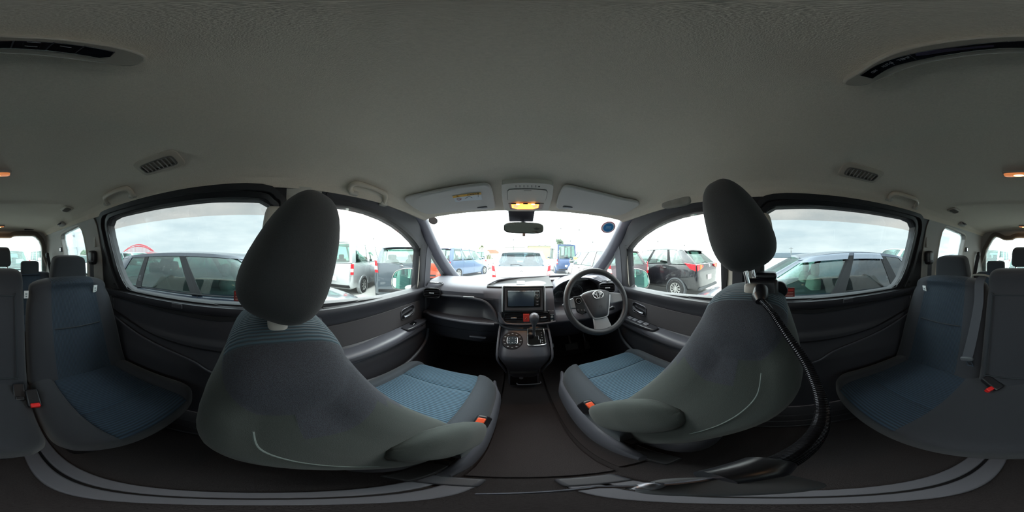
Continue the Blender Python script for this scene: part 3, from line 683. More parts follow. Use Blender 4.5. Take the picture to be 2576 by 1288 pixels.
# ================================================================ DOOR TRIMS, FLOOR MATS, RAILS
def px_side(s, pts, ins):   # image points laid on the side lining
    out = []
    for px, py in pts:
        z = -.3
        for _ in range(6):
            d = D(px, py); y = .5
            x = CX + s * (.70 - ins); p = d * (x / d.x)
        out.append(p)
    return out
def slabdoor(name, s, y0, y1, z0, prof, m, parent, ztop=-.222, nu=30, th=.05):
    """door trim: prof maps (y, z) to how far the trim stands into the cabin"""
    f = lambda t: (lambda u, v: V((CX + s * (.70 - prof(lerp(y0, y1, u), lerp(z0, ztop, v)) * (1 - t) + t * th), lerp(y0, y1, u), lerp(z0, ztop, v))))
    return MB().slab(f(0), f(1), nu, 60).build(name, m, parent=parent, ang=50)
def bx(a, b, x, k=.012): return sstep(a - k, a + k, x) * (1 - sstep(b - k, b + k, x))
for s in (-1, 1):
    df = bpy.data.objects['door_%d' % (1 if s < 0 else 2)]; dr = bpy.data.objects['door_%d' % (3 if s < 0 else 4)]
    # -- front door trim: sill ledge, recessed cloth insert, armrest swelling and pocket
    def pf(y, z):
        ledge = .05 * sstep(-.31, -.235, z) - .012 * sstep(-.235, -.222, z)
        ins = -.012 * bx(.18, .93, y, .01) * bx(-.455, -.315, z, .008)
        am = .085 * bx(.15, .95, y, .05) * (sstep(-.56, -.50, z) * (1 - sstep(-.485, -.455, z))) * interp(y, [(.1, .9), (.5, 1), (.95, .75)])
        low = .03 * sstep(-.50, -.60, z)
        return .012 + ledge * .6 + ins + am + low
    slabdoor('door_trim', s, .17, 1.03, -.95, pf, PANELD, df, -.228, 44)
    # cloth insert
    ip = [(.20, -.325), (.50, -.318), (.80, -.312), (.925, -.315), (.935, -.33), (.93, -.42), (.90, -.445), (.60, -.452), (.25, -.455), (.20, -.44)]
    MB().prism([(CX + s * (.70 - .004), y, z) for y, z in ip], (s * -.006, 0, 0)).build('door_insert', PANELC, parent=df, bevel=.002)
    # armrest pad
    loops = []
    for i in range(25):
        t = i / 24; y = lerp(.16, .95, t); zc_ = lerp(-.495, -.462, sstep(.2, 1, t)); hz = interp(t, [(0, .02), (.06, .035), (.5, .034), (.8, .026), (1, .010)]); hx = interp(t, [(0, .02), (.06, .045), (.6, .048), (.85, .034), (1, .010)])
        x0 = .655
        loops.append([V((CX + s * (x0 - hx * math.copysign(abs(cos(a)) ** .7, cos(a))), y, zc_ + hz * math.copysign(abs(sin(a)) ** .7, sin(a)))) for a in [2 * pi * k / 20 for k in range(20)]])
    MB().loft(loops).build('armrest', DARKP2, parent=df, ang=60)
    # pull-cup / switch panel
    swp = [(.70, -.462), (.66, -.455)] 
    sw = MB(); 
    y0, y1 = (.70, .90) if s < 0 else (.60, .93)
    sw.sq((CX + s * .640, (y0 + y1) / 2, -.447), (.034, (y1 - y0) / 2, .012), .4, .5).build('switch_panel', mat('switch_panel_dark', '2f2f34', .35), parent=df)
    nsw = 1 if s < 0 else 4
    for k in range(nsw):
        yy = lerp(y0 + .06, y1 - .07, (k + .5) / nsw) if nsw > 1 else .79
        MB().box((CX + s * .640, yy, -.433), (.028, .034 if nsw > 1 else .04, .010), (10, 0, 0)).build('window_switch', GLOSSB if s < 0 else mat('grey_switch', '6a6a70', .4), parent=df, bevel=.003)
    if s > 0: MB().lathe([(.012, 0), (.011, .012), (.001, .013)], (CX + .640, .895, -.436)).build('mirror_knob', BLACKP, parent=df)
    # inner handle in its bezel
    hy, hz_ = .80, -.368
    bz = [(hy - .062, hz_ + .018), (hy - .058, hz_ - .03), (hy - .045, hz_ - .036), (hy + .052, hz_ - .028), (hy + .066, hz_ - .015), (hy + .062, hz_ + .03), (hy + .045, hz_ + .038), (hy - .045, hz_ + .028)]
    P3 = lambda q, o: [(CX + s * (.70 - o), y, z) for y, z in q]
    MB().ring(P3(offset_poly(bz, .006), .014), P3(bz, .014), (s * .012, 0, 0)).build('handle_bezel', mat('bezel_grey', '5a5a60', .3, metal=.4), parent=df, bevel=.002)
    MB().prism(P3(bz, .0105), (s * .004, 0, 0)).build('handle_cup', BLACKP, parent=df)
    MB().tube([(CX + s * .678, hy - .05, hz_ - .016), (CX + s * .672, hy - .02, hz_ - .012), (CX + s * .672, hy + .03, hz_ - .002), (CX + s * .682, hy + .055, hz_ + .008)], .007, 8, flat=1.3).build('inner_handle', mat('dull_chrome', '8c8c92', .25, metal=.9), parent=df)
    # lower door pocket lip
    MB().tube(smooth_path([(CX + s * .640, .25, -.68), (CX + s * .625, .45, -.70), (CX + s * .62, .70, -.70), (CX + s * .64, .92, -.64), (CX + s * .66, 1.0, -.55)], 5), .010, 8).build('door_pocket_lip', DARKP, parent=df)
    # -- sliding door trim
    def ps(y, z):
        ins = -.014 * bx(-.80, .0, y, .012) * bx(-.40 + .04 * sstep(-.75, -.2, y) * 0, -.262, z, .010)
        belt = .02 * sstep(-.26, -.225, z)
        low = .022 * sstep(-.47, -.60, z + .03 * sin(y * 4))
        return .012 + ins + belt + low
    slabdoor('door_trim', s, -.93, .13, -.95, ps, PANELD, dr, -.212, 50)
    top = [(-.81, -.262), (-.5, -.258), (-.2, -.252), (-.08, -.255), (-.035, -.275), (-.02, -.31)]
    bot = [(-.02, -.42), (-.2, -.44), (-.5, -.425), (-.79, -.36), (-.82, -.34), (-.825, -.28)]
    MB().tube([(CX + s * .690, y, z) for y, z in smooth_path([(a, b, 0) for a, b in top + bot], 4, True) and [(p.x, p.y) for p in smooth_path([(a, b, 0) for a, b in top + bot], 4, True)]], .0055, 6, closed=True).build('panel_groove', BLACKP, parent=dr)
    MB().tube(smooth_path([(CX + s * .672, -.88, -.36), (CX + s * .668, -.6, -.44), (CX + s * .665, -.3, -.50), (CX + s * .66, -.18, -.56), (CX + s * .66, .05, -.60)], 6), .006, 6).build('trim_ridge', DARKP, parent=dr)
    MB().tube([(CX + s * .684, -.80, -.213), (CX + s * .684, -.4, -.216), (CX + s * .684, .08, -.217)], .007, 6).build('belt_strip', RUBBER, parent=dr)
    c = PX(447, 764, CX - .675) if s < 0 else PX(2132, 757, CX + .675)
    MB().box((CX + s * .672, c.y, -.225), (.02, .055, .022)).build('shade_hook', PANELD, parent=dr, bevel=.004)
    MB().tube([(CX + s * .684, .25, -.229), (CX + s * .684, .6, -.238), (CX + s * .684, .99, -.246)], .006, 6).build('belt_strip', RUBBER, parent=df)
    # sill steps in the doorway
    m = MB(); m.box((CX + s * .60, -.35, FZ + .012), (.16, 1.15, .024)); m.box((CX + s * .52, -.35, FZ + .02), (.012, 1.15, .012)).box((CX + s * .555, -.35, FZ + .027), (.006, 1.1, .008)).box((CX + s * .60, -.35, FZ + .027), (.006, 1.1, .008))
    struct(m.build('trim_%d' % (7 if s < 0 else 8), mat('step_plastic', '323236', .5), bevel=.004))
    # B-pillar lower cover
    m = MB(); m.box((CX + s * .70, .165, -.60), (.07, .16, .75)); struct(m.build('trim_%d' % (9 if s < 0 else 10), PANELD, bevel=.02, seg=3))
# long slide-rail covers in the aisle floor
def arcrail(x0, x1, nm, lb):
    t = thing('seat_rail_cover', ((x0 + x1) / 2, -.5, FZ), lb, 'rail cover', 'floor rail covers')
    w = abs(x1 - x0); xm = (x0 + x1) / 2; sg = 1 if xm > 0 else -1
    MB().box((xm - w * .27, -.62, FZ + .010), (w * .44, 1.62, .02)).build('inner_cover', RAILM, parent=t, bevel=.004)
    MB().box((xm + w * .27, -.62, FZ + .010), (w * .44, 1.62, .02)).build('outer_cover', RAILM, parent=t, bevel=.004)
    MB().box((xm, -.62, FZ + .003), (w * .12, 1.62, .006)).build('slot', BLACKP, parent=t)
    MB().box((xm, .172, FZ + .014), (w * 1.05, .05, .028)).build('end_cap', mat('rail_end_cap', '4a4a50', .45), parent=t, bevel=.008, seg=3)
arcrail(-.118, -.039, 'l', 'grey plastic seat rail cover running along the floor beside the passenger seat')
arcrail(.128, .045, 'r', 'grey plastic seat rail cover running along the floor beside the driver seat')
# mats
def matp(name, pts, lb, z=FZ, th=.012, m=MATC):
    pl = [(a, b, z) for a, b in pts]
    t = MB(); t.prism(pl, (0, 0, th)); o = t.build(name, m); tag(o, lb, 'floor mat', 'floor mats')
    return o
matp('floor_mat', [(-.60, .30), (-.60, 1.30), (-.10, 1.32), (-.09, 1.05), (-.088, .75), (-.085, .23), (-.60, .23)], 'dark carpet mat in the passenger footwell under the glovebox')
matp('floor_mat', [(.70, .30), (.70, 1.28), (.20, 1.34), (.17, 1.10), (.17, .80), (.165, .23), (.70, .23)], 'dark carpet mat in the driver footwell under the pedals')
matp('floor_mat', [(-.072, .215), (-.076, .60), (-.078, 1.0), (.155, 1.0), (.156, .60), (.145, .215)], 'narrow dark carpet runner mat in the gap between the two front seats')
# ================================================================ DASHBOARD
DASHT = mat('dash_top_soft', '5f5f67', .55, bump=(420, .3, .0008))
DASHL = mat('dash_lower_dark', '3c3c43', .45, bump=(420, .3, .0008))
SCREEN = mat('navigation_display', '2b3a4c', .15, coat=.3)
ICON = mat('icon_grey', 'a8adb2', .5)
db = thing('dashboard', (CX, 1.2, FZ), 'full width dark grey dashboard with navigation screen, air vents and gear console', 'dashboard')
X0, X1 = CX - .672, CX + .672
def prof(x):
    """profile of the dashboard in (y, z, material) from the windscreen down to the footwell"""
    t = x - CX
    pas = 1 - sstep(-.27, -.13, t)              # passenger side weight
    drv = sstep(.17, .26, t) * (1 - sstep(.52, .62, t))    # binnacle
    end = sstep(.5, .672, abs(t))
    lipz = -.205 - .010 * end - .03 * sstep(-.62, -.45, t) * pas * 0
    cen = (1 - pas)
    hood = sstep(-.10, .10, t) * (1 - sstep(.58, .66, t))
    a = [(1.49, -.245), (1.36, -.18), (1.22, -.166 + .004 * hood), (1.10, -.168 + .012 * hood), (1.02, -.178 + .004 * hood), (.975, -.190), (.952, lipz), (.94, -.225),
         (lerp(.925, .945, pas), -.252), (lerp(.922, .945, pas), -.262), (lerp(.918, .985, pas), lerp(-.285, -.285, pas)), (lerp(.914, 1.00, pas), -.32), (lerp(.909, .995, pas), -.36),
         (lerp(.904, .965, pas), -.392), (lerp(.903, .905, pas), -.400), (lerp(.905, .895, pas), -.408), (lerp(.92, .90, pas), -.425), (lerp(.97, .925, pas), -.48), (lerp(1.02, .945, pas), -.56), (lerp(1.08, 1.0, pas), -.60), (lerp(1.25, 1.25, pas), -.63)]
    bw_ = sstep(.158, .172, t) * (1 - sstep(.528, .542, t))     # opening under the instrument hood
    if bw_ > 0:
        cv = [None, None, (1.22, -.168), (1.125, -.168), (1.118, -.335), (1.06, -.338), (1.00, -.340), (.965, -.342), (.955, -.344), (.95, -.348), (.94, -.352), (.93, -.357), (.92, -.365)]
        for k_, c_ in enumerate(cv):
            if c_: a[k_] = (lerp(a[k_][0], c_[0], bw_), lerp(a[k_][1], c_[1], bw_))
    o = []
    for y, z in a:
        yy = y + .05 * end * (1 if y < 1.3 else -.8) - (0.0)
        o.append((yy, z))
    return o
nst = 110; loops = []
xsn = [lerp(X0, X1, i / nst) for i in range(nst + 1)]
m = MB()
def dm(i, j): return 0 if j < 8 else (1 if (xsn[min(i, nst)] - CX) < -.20 or j > 14 else 0)
for x in xsn:
    pf_ = prof(x); loops.append([V((x, y, z)) for y, z in pf_] + [V((x, 1.50, -.63)), V((x, 1.52, -.30))])
n_ = len(loops[0])
m.loft(loops, mi=lambda i, j: 0 if j < 8 or j >= n_ - 2 else (1 if xsn[min(i, nst)] - CX < -.17 or j >= 14 else 2))
m.build('dash_body', [DASHT, DASHL, mat('dash_centre_grey', '5a5a62', .5, bump=(420, .3, .0008))], parent=db, ang=38)
# glovebox lid lines, tray lip and latch
MB().tube(smooth_path([(CX - .635, .945, -.402), (CX - .55, .905, -.402), (CX - .35, .892, -.403), (CX - .18, .893, -.403)], 5), .0085, 8).build('tray_lip', DARKP2, parent=db)
MB().tube(smooth_path([(CX - .62, .968, -.262), (CX - .50, .942, -.257), (CX - .34, .936, -.256), (CX - .24, .935, -.275), (CX - .185, .925, -.33), (CX - .165, .915, -.385), (CX - .12, .905, -.425), (CX - .02, .895, -.435), (CX + .12, .893, -.434)], 5), .008, 8).build('swoop_rib', DARKP, parent=db)
MB().box((CX - .34, .934, -.252), (.07, .012, .010)).build('box_button', SILVER, parent=db, bevel=.003)
MB().box((CX - .40, .922, -.47), (.46, .006, .002)).box((CX - .40, .945, -.56), (.46, .006, .002)).build('glovebox_gap', BLACKP, parent=db)
MB().box((CX - .28, .918, -.515), (.10, .016, .012)).build('glovebox_latch', DARKP2, parent=db, bevel=.004)
# instrument binnacle: arch hood and dark bowl
bc = V((.435, 1.03, -.225))
arc = []
for k in range(25):
    an = lerp(200, -20, k / 24); arc.append((bc.x - .035 + .205 * cos(R(an)), -.262 + .125 * sin(R(an)) ** 1 if sin(R(an)) > 0 else -.262 + .10 * sin(R(an))))
m = MB(); loops = []
for x, z in arc: loops.append([V((x, 1.00, z)), V((x * .985 + bc.x * .015, .985, z - .004)), V((lerp(x, bc.x - .035, .06), .99, lerp(z, -.262, .10))), V((lerp(x, bc.x - .035, .10), 1.10, lerp(z, -.262, .16))), V((x, 1.13, z + .002))])
m.loft(loops).build('binnacle_hood', mat('binnacle_grey', '6b6b74', .4), parent=db, ang=50)
poly = [(lerp(x, bc.x - .035, .08), 1.085, lerp(z, -.262, .12)) for x, z in arc] 
MB().prism(poly, (0, .015, 0)).build('gauge_panel', mat('gauge_face', '121217', .25, coat=.4), parent=db)
def dial(x, z, r, nm):
    MB().lathe([(r, 0), (r, .006), (r * .93, .006), (r * .93, 0)], (x, 1.085, z), (0, -1, 0), 36, cap=False).build(nm, mat('dial_ring', '6d7278', .35, metal=.5), parent=db)
    t = MB()
    for k in range(21):
        an = R(225 - k * 13.5); t.box((x + r * .80 * cos(an), 1.082, z + r * .80 * sin(an)), (.0016, .002, r * .13), Matrix.Rotation(an - pi / 2, 3, 'Y').transposed())
    o = t.build('dial_marks', ICON, parent=db); o['kind'] = 'stuff'
dial(.40, -.262, .058, 'speed_dial'); dial(.285, -.285, .042, 'rev_dial'); dial(.505, -.285, .042, 'fuel_dial')
MB().box((.43, 1.045, -.163), (.105, .006, .012), (10, 0, 0)).build('label_strip', mat('pale_label', 'cfd0d0', .5), parent=db)
text('label_text', 'SRS AIRBAG', (.43, 1.0405, -.163), .008, mat('ink', '333338', .6), db, ax=((1, 0, 0), (0, .17, .98)))
# side air vents
def vent(px, py, y, w_, h_, nsl, nm, parent, rotz=0, tabx=0):
    c = PY(px, py, y) if not isinstance(px, V) else px
    M = Euler((R(-6), 0, R(rotz))).to_matrix()
    v = MB(); o = [V((w_ / 2 * math.copysign(abs(cos(a)) ** .45, cos(a)), 0, h_ / 2 * math.copysign(abs(sin(a)) ** .45, sin(a)))) for a in [2 * pi * k / 32 for k in range(32)]]
    v.ring([c + M @ (p * 1.0 + V((p.x * .10, -.008, p.z * .16))) for p in o], [c + M @ (p + V((0, -.008, 0))) for p in o], M @ V((0, .035, 0)))
    ob = v.build('air_vent', BLACKP, parent=parent, bevel=.003)
    v = MB(); v.box(c + M @ V((0, .022, 0)), (w_, .006, h_), M); v.build('vent_throat', GLOSSB, parent=ob)
    for k in range(nsl):
        zz = lerp(-h_ / 2, h_ / 2, (k + 1) / (nsl + 1)); ww = w_ * (1 - .25 * abs(zz / (h_ / 2)) ** 3)
        MB().box(c + M @ V((0, .002, zz)), (ww, .022, .0035), M @ Euler((R(14), 0, 0)).to_matrix()).build('vent_slat', mat('slat_plastic', '2a2a2f', .35), parent=ob)
    MB().box(c + M @ V((tabx, -.012, 0)), (.032, .014, .007), M).build('vent_tab', SILVER, parent=ob, bevel=.002)
    return c
vent(1087, 737, .925, .105, .058, 4, 'l', db, 14)
vent(1527, 724, .935, .10, .058, 4, 'r', db, -14)
# little defroster grilles at the base of each A-pillar
for px in (1096, 1527):
    c = PZ(px, 712, -.185) if px < 1200 else PZ(px, 707, -.18)
    v = MB(); v.box(c, (.11, .03, .006)); 
    ob = v.build('defroster_grille', DARKP, parent=db, bevel=.002)
    v = MB()
    for k in range(7): v.box(c + V((-.045 + k * .015, 0, .004)), (.006, .024, .003))
    v.build('grille_slots', GLOSSB, parent=ob)
# ---- centre display
def CP(x, z, o=0): return V((x, interp(z, [(-.42, .903), (-.30, .914), (-.17, .935)]) + o, z))
scx = .0
def cbox(x0, x1, z0, z1, o, th, m, nm, parent=db, bev=.004):
    a, b, c_, d = CP(x0, z0, o), CP(x1, z0, o), CP(x1, z1, o), CP(x0, z1, o)
    return MB().prism([a, b, c_, d], (0, th, 0)).build(nm, m, parent=parent, bevel=bev)
sxa = PY(1265, 740, .925).x; sxb = PY(1369, 740, .925).x
zt_ = PY(1316, 719, .93).z; zb_ = PY(1316, 779, .915).z
hs = cbox(sxa + .004, sxb - .004, zb_ - .012, zt_, -.020, .05, BLACKP, 'display_surround', bev=.006)
MB().tube([CP(sxa, zb_ - .005, -.022), CP(sxa, zt_ - .006, -.022), CP(sxa + .006, zt_, -.022), CP(sxb - .006, zt_, -.022), CP(sxb, zt_ - .006, -.022), CP(sxb, zb_ - .005, -.022)], .0045, 8).build('silver_frame', SILVER, parent=db)
MB().ring([CP(x, z, -.026) for x, z in ((sxa + .012, zb_ + .002), (sxb - .012, zb_ + .002), (sxb - .014, zt_ - .012), (sxa + .014, zt_ - .012))], [CP(x, z, -.023) for x, z in ((sxa + .026, zb_ + .022), (sxb - .026, zb_ + .022), (sxb - .026, zt_ - .022), (sxa + .026, zt_ - .022))], (0, .01, 0)).build('inner_bezel', mat('bezel_mid', '45454b', .35), parent=db, bevel=.002)
ia, ib = sxa + .028, sxb - .028; za_, zc2 = zb_ + .024, zt_ - .024
cbox(ia, ib, za_, zc2, -.0275, .02, GLOSSB, 'display_unit', bev=.003)
cbox(ia + .004, ib - .034, za_ + .005, zc2 - .005, -.0285, .003, SCREEN, 'display_screen', bev=.001)
for k in range(5):
    zz = lerp(zc2 - .012, za_ + .014, k / 4)
    bt = cbox(ib - .026, ib - .006, zz - .006, zz + .006, -.0295, .004, BLACKP, 'display_button', bev=.001)
    cbox(ib - .020, ib - .011, zz - .0012, zz + .0012, -.0302, .001, ICON, 'button_mark', parent=bt, bev=0)
MB().tube([CP(ia + .002, zc2 - .002, -.0295), CP(ib - .002, zc2 - .002, -.0295)], .0012, 6).build('display_highlight', CHROME, parent=db)
# recess with clock above the display
def trayp(u, v, o=0):
    x = lerp(CX - .235, CX + .165, u); yb = interp(u, [(0, .985), (.15, 1.05), (.4, 1.10), (.7, 1.115), (1, 1.12)]); zb2 = interp(u, [(0, -.186), (.15, -.168), (.4, -.150), (1, -.140)])
    return V((x, lerp(.968, yb, v), lerp(-.189, zb2, v) - .012 * sin(pi * v) * (1 - abs(2 * u - 1) ** 4) + .004 + o))
MB().slab(lambda u, v: trayp(u, v), lambda u, v: trayp(u, v, -.012), 20, 8).build('upper_tray', mat('tray_dark', '1e1e22', .6), parent=db)
MB().box((CX - .03, 1.035, -.171), (.055, .05, .003), (20, 0, 0)).build('clock_window', mat('smoked_window', '26262b', .2), parent=db, bevel=.002)
MB().tube(smooth_path([(CX - .235, .985, -.180), (CX - .17, 1.05, -.157), (CX - .05, 1.10, -.150), (CX + .10, 1.115, -.146), (CX + .25, 1.12, -.142), (CX + .40, 1.11, -.142)], 6), [.003 + .006 * min(1, k / 10) for k in range(31)], 8).build('hood_edge', DARKP, parent=db)
# ---- centre vents, hazard switch
zv = PY(1330, 799, .90).z
for pxa, pxb, nm in ((1270, 1315, 'a'), (1354, 1379, 'b')):
    xa = PY(pxa, 799, .90).x; xb = PY(pxb, 799, .90).x
    vent(V(((xa + xb) / 2, .905, zv)), 0, 0, xb - xa, .052, 3, nm, db, 0)
xa = PY(1317, 799, .895).x; xb = PY(1331, 799, .895).x
hz = MB().box(((xa + xb) / 2, .897, zv + .002), (xb - xa + .004, .02, .048), (-5, 0, 0)).build('hazard_switch', mat('hazard_red', 'd9463f', .35), parent=db, bevel=.003)
xm = (xa + xb) / 2
MB().tube([(xm - .008, .8855, zv - .006), (xm + .008, .8855, zv - .006), (xm, .8855, zv + .008)], .0010, 4, closed=True).build('hazard_triangle', mat('hazard_print', 'f2c9b8', .5), parent=hz)
MB().box((CX - .005, .915, zv), (.27, .012, .07)).build('vent_band', BLACKP, parent=db, bevel=.004)
MB().tube(smooth_path([(CX - .155, .905, zv + .03), (CX - .13, .893, zv - .02), (CX - .09, .888, zv - .036), (CX + .08, .886, zv - .036), (CX + .16, .89, zv - .03)], 5), .006, 8).build('vent_rim', DARKP2, parent=db)
# switches right of the vents
c = PY(1388, 801, .90); sb_ = MB().box(c, (.024, .014, .058)).build('switch_block', GLOSSB, parent=db, bevel=.002)
for k in (-1, 1): MB().box(c + V((0, -.008, k * .013)), (.013, .003, .014)).build('switch_mark', ICON, parent=sb_, bevel=.001)
for k in range(3):
    c = PY(1381 + k * 5, 782, .905); MB().box(c + V((0, -.002, 0)), (.005, .004, .003)).build('indicator_lamp', ICON, parent=db)
# ---- centre console: slanted control panel, gear gate, lower pocket
cs = MB(); loops = []
cons = [(.93, -.41, .126), (.905, -.425, .128), (.87, -.455, .130), (.81, -.51, .132), (.775, -.545, .133), (.768, -.565, .132), (.775, -.60, .128), (.83, -.68, .112), (.89, -.77, .098), (.93, -.86, .092), (.95, -.995, .092)]
for y, z, h in cons:
    lp = []
    for k in range(20):
        a = k / 19 * 2 - 1
        ed = abs(a) ** 8
        lp.append(V((CX - .015 + h * a, y + .05 * ed, z - .012 * ed * (1 if z > -.6 else 0))))
    lp += [V((CX - .015 + h, 1.15, z - .02)), V((CX - .015 - h, 1.15, z - .02))]
    loops.append(lp)
cs.loft(loops).build('console_body', mat('console_grey', '48484f', .42, bump=(420, .3, .0008)), parent=db, ang=50)
nrm = V((0, -(.545 - .455), -(.87 - .775) * -1)); tdir = V((0, -.095, -.09)).normalized(); nrm = V((0, -.09, .095)).normalized()
def KP(x, t, o=0): return V((x, .87, -.455)) + tdir * t + nrm * o      # point on the slanted panel, t metres down from its top
def kp_px(px, py):
    d = D(px, py); p0 = KP(0, 0); k = p0.dot(nrm) / d.dot(nrm); p = d * k; return p.x, (p - p0).dot(tdir)
xk, tk = kp_px(1289, 857)
hv = MB(); hv.lathe([(.001, .004), (.052, .004), (.056, 0), (.056, -.01), (.001, -.01)], KP(xk, tk), nrm, 40); ho = hv.build('climate_dial', mat('dial_black', '202024', .3), parent=db)
for k in range(12):
    an = 2 * pi * k / 12; MB().box(KP(xk + .043 * sin(an), tk - .043 * cos(an), .005), (.009, .0035, .0012), Matrix((V((1, 0, 0)), tdir, nrm)).transposed()).build('button_mark', ICON, parent=ho)
sqp = [(.027 * math.copysign(abs(cos(a)) ** .5, cos(a)), .024 * math.copysign(abs(sin(a)) ** .5, sin(a))) for a in [2 * pi * k / 28 for k in range(28)]]
MB().tube([KP(xk + a, tk + b, .006) for a, b in sqp], .0016, 6, closed=True).build('dial_ring', CHROME, parent=ho)
MB().prism([KP(xk + a * .93, tk + b * .93, .0045) for a, b in sqp], nrm * .0015).build('climate_display', mat('lcd_grey', '3a434a', .2), parent=ho)
for a, b in ((-.016, -.012), (0, -.014), (.016, -.012), (-.016, .012), (0, .014), (.016, .012), (-.017, 0), (.017, 0)):
    MB().box(KP(xk + a, tk + b, .0065), (.006, .0025, .0008), Matrix((V((1, 0, 0)), tdir, nrm)).transposed()).build('climate_mark', ICON, parent=ho)
xg, tg_ = kp_px(1349, 850)
gp = [(-.044, -.052), (-.036, -.060), (.036, -.060), (.044, -.052), (.046, .030), (.036, .046), (-.036, .046), (-.046, .030)]
gps = [(p.x, p.y) for p in smooth_path([(a, b, 0) for a, b in gp], 3, True)]
gt = MB().prism([KP(xg + a, tg_ + b, .001) for a, b in gps], nrm * .003).build('gear_gate', GLOSSB, parent=db)
MB().tube([KP(xg + a, tg_ + b, .005) for a, b in gps], .0026, 8, closed=True).build('gate_frame', CHROME, parent=gt)
MB().tube([KP(xg + a, tg_ + b, .0045) for a, b in ((-.004, -.04), (-.004, -.01), (.012, -.01), (.012, .012), (.020, .012), (.020, .034))], .0015, 5).build('gate_slot', mat('slot_edge', '9a9da2', .3, metal=.6), parent=gt)
for k, ch in enumerate('PRNDB'): text('gear_letter', ch, KP(xg + .030, tg_ - .030 + k * .016, .005), .009, ICON, gt, ax=((1, 0, 0), -tdir))
text('gate_text', 'SHIFT LOCK', KP(xg + .014, tg_ - .052, .005), .008, ICON, gt, ax=((1, 0, 0), -tdir))
# gear lever
kb = PY(1344, 798, .79); ft = KP(xg - .012, tg_ - .02, .004)
lv = MB(); pth = [ft, lerp(ft, kb, .35), lerp(ft, kb, .62), lerp(ft, kb, .72), lerp(ft, kb, .85), kb, kb + (kb - ft).normalized() * .016, kb + (kb - ft).normalized() * .024]
lv.tube(pth, [.006, .007, .011, .016, .022, .0245, .019, .004], 20).build('gear_lever', mat('lever_grey', '5d5d63', .35), parent=db, ang=60)
# lower console pocket
MB().box((CX - .015, .898, -.74), (.16, .02, .085), (-30, 0, 0)).build('console_tray', mat('tray_black', '1a1a1e', .35), parent=db, bevel=.006)
MB().box((CX - .015, .935, -.87), (.155, .02, .13), (-8, 0, 0)).build('console_pocket', GLOSSB, parent=db, bevel=.006)
MB().tube(smooth_path([(CX - .055, .925, -.905), (CX - .05, .915, -.918), (CX - .015, .912, -.920), (CX + .074, .915, -.918), (CX + .079, .925, -.905)], 4), .004, 8).build('pocket_rail', mat('rail_grey', '7d7d84', .3, metal=.4), parent=db)
MB().lathe([(.001, .012), (.009, .012), (.012, .006), (.012, 0)], (CX - .03, .916, -.845), (0, -1, .2), 20).build('power_socket', mat('socket_grey', '55555b', .35), parent=db)
for k in (-1, 1):
    MB().tube(smooth_path([(CX - .015 + k * .132, .93, -.40), (CX - .015 + k * .136, .86, -.46), (CX - .015 + k * .136, .79, -.545), (CX - .015 + k * .130, .79, -.60), (CX - .015 + k * .115, .85, -.69), (CX - .015 + k * .10, .92, -.80)], 5), .006, 8).build('console_edge', DARKP2, parent=db)
# ================================================================ STEERING WHEEL
wc = V((.406, .775, -.250)); tl = R(24)
st = thing('steering_wheel', (wc.x, .98, -.40), 'black three-spoke steering wheel with grey spokes and a chrome oval emblem', 'steering wheel')
ux = V((1, 0, 0)); uy = V((0, sin(tl), cos(tl))); un = V((0, -cos(tl), sin(tl)))   # wheel plane: right, up, towards the driver
W = lambda a, b, c=0: wc + ux * a + uy * b + un * c
RW_ = .172
LEATH = mat('steering_leather', '35363a', .42, bump=(600, .3, .0006))
rim = MB(); rim.tube([W(RW_ * cos(a), RW_ * sin(a), .022) for a in [2 * pi * k / 64 for k in range(64)]], .0165, 14, closed=True, flat=.9).build('rim', LEATH, parent=st, ang=80)
hub = MB(); hp = [(-.078, .048), (-.04, .060), (0, .063), (.04, .060), (.078, .048), (.080, .025), (.062, -.03), (.045, -.075), (.034, -.088), (0, -.092), (-.034, -.088), (-.045, -.075), (-.062, -.03), (-.080, .025)]
hps = [(p.x, p.y) for p in smooth_path([(a, b, 0) for a, b in hp], 4, True)]
hub.loft([[W(a * k, b * k + off, z) for a, b in hps] for k, z, off in ((.98, -.03, 0), (1, .012, 0), (.95, .022, 0), (.80, .029, 0), (.5, .033, 0), (.1, .034, 0))])
hub.build('hub_pad', mat('airbag_cover', '4a4b50', .45, bump=(600, .3, .0006)), parent=st, ang=60)
MB().tube([W(a * 1.03, b * 1.03, .014) for a, b in [q for q in hps if q[1] < .03]][0:200], .0045, 6).build('hub_trim', mat('spoke_silver', 'b9b9bd', .3, metal=.7), parent=st)
SPK = mat('spoke_grey', '8e8f93', .4)
for k in (-1, 1):
    m = MB(); m.prism([W(k * .070, .045, -.004), W(k * .165, .022, .008), W(k * .167, -.025, .008), W(k * .072, -.028, -.004)], un * .016); m.build('side_spoke', SPK, parent=st, bevel=.006)
m = MB(); m.prism([W(-.040, -.085, -.004), W(-.050, -.165, .008), W(.050, -.165, .008), W(.040, -.085, -.004)], un * .014); m.build('lower_spoke', SPK, parent=st, bevel=.006)
pad = MB(); pad.prism([W(a, b, .014) for a, b in ((-.135, .035), (-.092, .040), (-.078, -.005), (-.076, -.050), (-.098, -.062), (-.125, -.045))], un * .006); po = pad.build('switch_pad', BLACKP, parent=st, bevel=.004)
MB().lathe([(.001, .008), (.008, .007), (.010, .002), (.017, .002), (.0185, 0), (.0185, -.004)], W(-.108, .012, .019), un, 28).build('control_ring', GLOSSB, parent=po)
MB().tube([W(-.108 + .014 * cos(a), .012 + .014 * sin(a), .0225) for a in [2 * pi * k / 24 for k in range(24)]], .001, 5, closed=True).build('control_trim', ICON, parent=po)
for a, b in ((-.118, -.035), (-.100, -.038), (-.086, -.040)): MB().lathe([(.001, .003), (.004, .003), (.005, 0)], W(a, b, .02), un, 12).build('control_button', mat('mid_button', '5a5a60', .3), parent=po)
